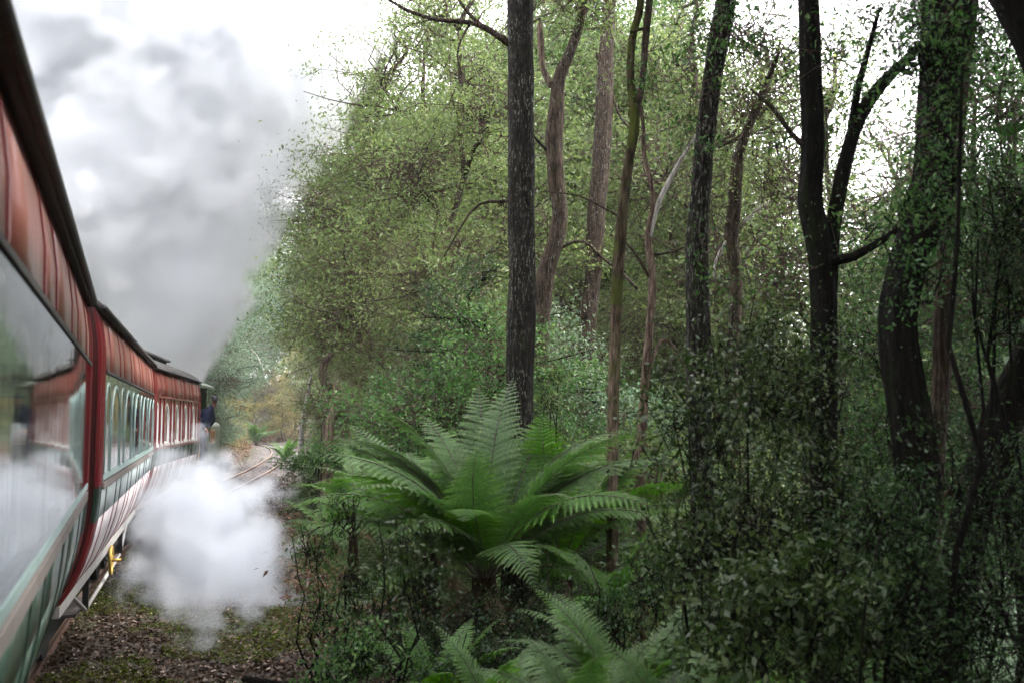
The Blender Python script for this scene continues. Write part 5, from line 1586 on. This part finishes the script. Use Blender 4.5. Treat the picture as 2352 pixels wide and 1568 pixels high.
for lb, bl in [('unseen broad crown added overhead to shade the camera side of the slope', [C3(2.5, 1, 9, 2.8, 1.5), C3(5.5, 3, 8.5, 2.8, 1.5), C3(3, -3, 8.5, 2.6, 1.5)]),
               ('unseen dense crown added to shade the dark trunks on the right', [C3(7, 7, 9.5, 2.8, 1.6), C3(10, 4, 8, 2.8, 2), C3(9, 9.5, 9, 2.6, 1.8)]),
               ('unseen heavy crown added for shade over the near end of the carriages', [C3(-0.5, -3.5, 9.5, 3, 1.3), C3(0.5, 4.5, 10, 2.6, 1.1), C3(4, 8, 10.5, 2.6, 1.3)]),
               ('unseen high crown added to shade the big fern and the slender trunks', [C3(11.5, 10.5, 9.5, 2.6, 1.5), C3(7.5, 13, 10.4, 3, 1.3), C3(5.5, 10, 9.6, 2.4, 1.1), C3(3.5, 12.5, 10.8, 3, 1.3)]),
               ('unseen dark tree added outside the right edge to shade the slope', [C3(8.5, 2, 4, 2.2, 2.6), C3(8.5, -2, 4.5, 2.4, 2.6), C3(11, 5.5, 3, 2, 2.6)])]:
    c0 = bl[0][0]; b0 = Vector((c0[0] + 1.2, c0[1] - 1, hz(c0[0] + 1.2, c0[1] - 1)))
    ro = tag(empty('shade_tree', b0), lb, 'tree', 'unseen trees added to shade the right side')  # crowns added out of view to block sky light on the right
    mb = MB(); mb.tube(wobble((0, 0, -0.4), Vector(c0) - b0, 12, 0.25), [0.22 * (1 - 0.05 * i) for i in range(12)], 14, wob=0.15)
    for c_, r_ in bl: mb.tube(wobble((Vector(c0) - b0) * 0.7, Vector(c_) - b0, 7, 0.2), [0.10 * (1 - 0.1 * i) for i in range(7)], 8)
    mb.build('trunk', B_DARK, ro, True)
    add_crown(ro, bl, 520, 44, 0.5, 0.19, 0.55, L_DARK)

# ------------------------------------------------------------------ smoke and steam (density grids)
def vapour(name, label, blobs, res, dens, edge, noise_sc, noise_amp, stretch=(1, 1, 1), col=(0.965, 0.975, 0.985), aniso=0.1, detail=5.0, bias=0.0, cat='smoke'):
    pad = 0.4
    mn = Vector([min(b[0][i] - b[1] * 1.25 for b in blobs) - pad for i in range(3)])
    mxv = Vector([max(b[0][i] + b[1] * 1.25 for b in blobs) + pad for i in range(3)])
    ng = bpy.data.node_groups.new(name, 'GeometryNodeTree')
    ng.interface.new_socket('Geometry', in_out='OUTPUT', socket_type='NodeSocketGeometry')
    nd = ng.nodes; lk = ng.links
    def MA(op, a, b=None, c=None):
        m_ = nd.new('ShaderNodeMath'); m_.operation = op
        for i, v in enumerate((a, b, c)):
            if v is None: continue
            if isinstance(v, (int, float)): m_.inputs[i].default_value = v
            else: lk.new(v, m_.inputs[i])
        return m_.outputs[0]
    pos = nd.new('GeometryNodeInputPosition').outputs[0]
    f = None
    for c, r_, *rest in blobs:
        v = nd.new('ShaderNodeVectorMath'); v.operation = 'DISTANCE'
        lk.new(pos, v.inputs[0]); v.inputs[1].default_value = tuple(c)
        d = MA('SUBTRACT', 1.0, MA('DIVIDE', v.outputs['Value'], r_))
        if rest: d = MA('MULTIPLY', d, rest[0])
        f = d if f is None else MA('SMOOTH_MAX', f, d, 0.25)
    sc = nd.new('ShaderNodeVectorMath'); sc.operation = 'MULTIPLY'
    lk.new(pos, sc.inputs[0]); sc.inputs[1].default_value = stretch
    nz_ = nd.new('ShaderNodeTexNoise'); nz_.inputs['Scale'].default_value = noise_sc; nz_.inputs['Detail'].default_value = detail; nz_.inputs['Roughness'].default_value = 0.58
    lk.new(sc.outputs[0], nz_.inputs['Vector'])
    nfac = nz_.outputs['Fac'] if 'Fac' in nz_.outputs else nz_.outputs[0]
    nz2 = nd.new('ShaderNodeTexNoise'); nz2.inputs['Scale'].default_value = noise_sc * 0.33; nz2.inputs['Detail'].default_value = 2
    lk.new(sc.outputs[0], nz2.inputs['Vector'])
    n2 = nz2.outputs['Fac'] if 'Fac' in nz2.outputs else nz2.outputs[0]
    f = MA('ADD', MA('ADD', f, bias), MA('MULTIPLY', MA('SUBTRACT', nfac, 0.5), noise_amp))
    f = MA('ADD', f, MA('MULTIPLY', MA('SUBTRACT', n2, 0.5), noise_amp * 0.8))
    mr = nd.new('ShaderNodeMapRange'); mr.interpolation_type = 'SMOOTHSTEP'
    mr.inputs['From Min'].default_value = 0.0; mr.inputs['From Max'].default_value = edge
    lk.new(f, mr.inputs['Value'])
    den = MA('MULTIPLY', mr.outputs[0], dens)
    den = MA('MULTIPLY', den, MA('ADD', 0.55, MA('MULTIPLY', nfac, 0.9)))
    vc = nd.new('GeometryNodeVolumeCube')
    lk.new(den, vc.inputs['Density'])
    vc.inputs['Min'].default_value = mn; vc.inputs['Max'].default_value = mxv
    sz = mxv - mn
    h_ = max(sz) / res
    for i, ax in enumerate('XYZ'): vc.inputs['Resolution ' + ax].default_value = max(8, int(sz[i] / h_))
    m_, nt, p = new_mat(name)
    nt.nodes.remove(p)
    pv = nt.nodes.new('ShaderNodeVolumePrincipled')
    pv.inputs['Color'].default_value = tuple(col) + (1,)
    pv.inputs['Density'].default_value = 1.0
    pv.inputs['Anisotropy'].default_value = aniso
    nt.links.new(pv.outputs[0], nt.nodes['Material Output'].inputs['Volume'])
    sm = nd.new('GeometryNodeSetMaterial'); sm.inputs['Material'].default_value = m_
    lk.new(vc.outputs[0], sm.inputs[0])
    go = nd.new('NodeGroupOutput'); lk.new(sm.outputs[0], go.inputs[0])
    hv = bpy.data.volumes.new(name)
    o = bpy.data.objects.new(name, hv)
    COL.objects.link(o)
    hv.materials.append(m_)
    md = o.modifiers.new('grid', 'NODES'); md.node_group = ng
    tag(o, label, cat, kind='stuff')
    return o


def sb(px, py, Y, rpx, *w):
    c = at(px, py, Y)
    return (tuple(c), rpx / F * Y, *w)


plume = [sb(488, 745, 31, 34), sb(505, 690, 31, 38), sb(520, 610, 30.5, 48), sb(566, 540, 30, 46), sb(600, 440, 29.5, 55), sb(655, 330, 29, 60), sb(434, 866, 32.5, 30), sb(432, 820, 32, 55), sb(428, 765, 31.5, 85), sb(410, 700, 31, 115), sb(450, 640, 30, 115), sb(350, 610, 30, 130), sb(470, 540, 29.5, 130), sb(300, 690, 30, 80, .8),
         sb(540, 470, 29, 95), sb(440, 430, 29, 170), sb(320, 480, 29, 190), sb(180, 560, 28.5, 150), sb(580, 360, 28.5, 120), sb(400, 320, 28.5, 210), sb(230, 380, 28, 220), sb(80, 430, 28, 200),
         sb(560, 230, 28, 175), sb(680, 230, 28, 120, .9), sb(360, 180, 28, 240), sb(160, 210, 28, 240), sb(20, 250, 28, 220), sb(620, 80, 27.5, 190), sb(740, 90, 27.5, 110, .8),
         sb(430, 20, 27.5, 260), sb(220, 20, 27.5, 260), sb(40, 40, 27, 260), sb(560, -160, 27, 260), sb(300, -200, 27, 320), sb(60, -200, 27, 300), sb(740, -80, 27, 130, .7)]
vapour('smoke_plume', 'tall billowing plume of grey white smoke rising from the locomotive chimney', plume, 270, 1.3, 0.26, 0.95, 1.6, bias=0.22, detail=6.0, col=(0.955, 0.966, 0.982))
puff = [sb(600, 1300, 16.0, 55), sb(310, 1310, 14, 60, .8), sb(470, 1460, 11.4, 50, .8), sb(480, 1240, 16.5, 165), sb(485, 1200, 18.5, 70), sb(430, 1330, 14.5, 130), sb(540, 1320, 14.5, 130), sb(480, 1420, 12.6, 75, .7), sb(350, 1290, 14.5, 80, .6), sb(595, 1210, 18, 42), sb(450, 1190, 19, 60), sb(380, 1200, 17, 70, .5), sb(570, 1400, 13, 70, .5)]
vapour('steam_cloud', 'white steam cloud blowing out low beside the carriages', puff, 200, 1.7, 0.62, 1.9, 3.0, cat='steam', detail=7.0, bias=0.10, col=(0.70, 0.735, 0.785))

# thin damp air
mb = MB(); mb.box(-420, 420, -62, 720, -8, 62)
mh, nt, p = new_mat('haze air'); nt.nodes.remove(p)
pv = nt.nodes.new('ShaderNodeVolumePrincipled'); pv.inputs['Color'].default_value = (0.93, 0.96, 0.98, 1); pv.inputs['Density'].default_value = 0.00045; pv.inputs['Anisotropy'].default_value = 0.2
nt.links.new(pv.outputs[0], nt.nodes['Material Output'].inputs['Volume'])
tag(mb.build('haze', mh), 'thin damp haze in the air among the trees', 'haze', kind='stuff')
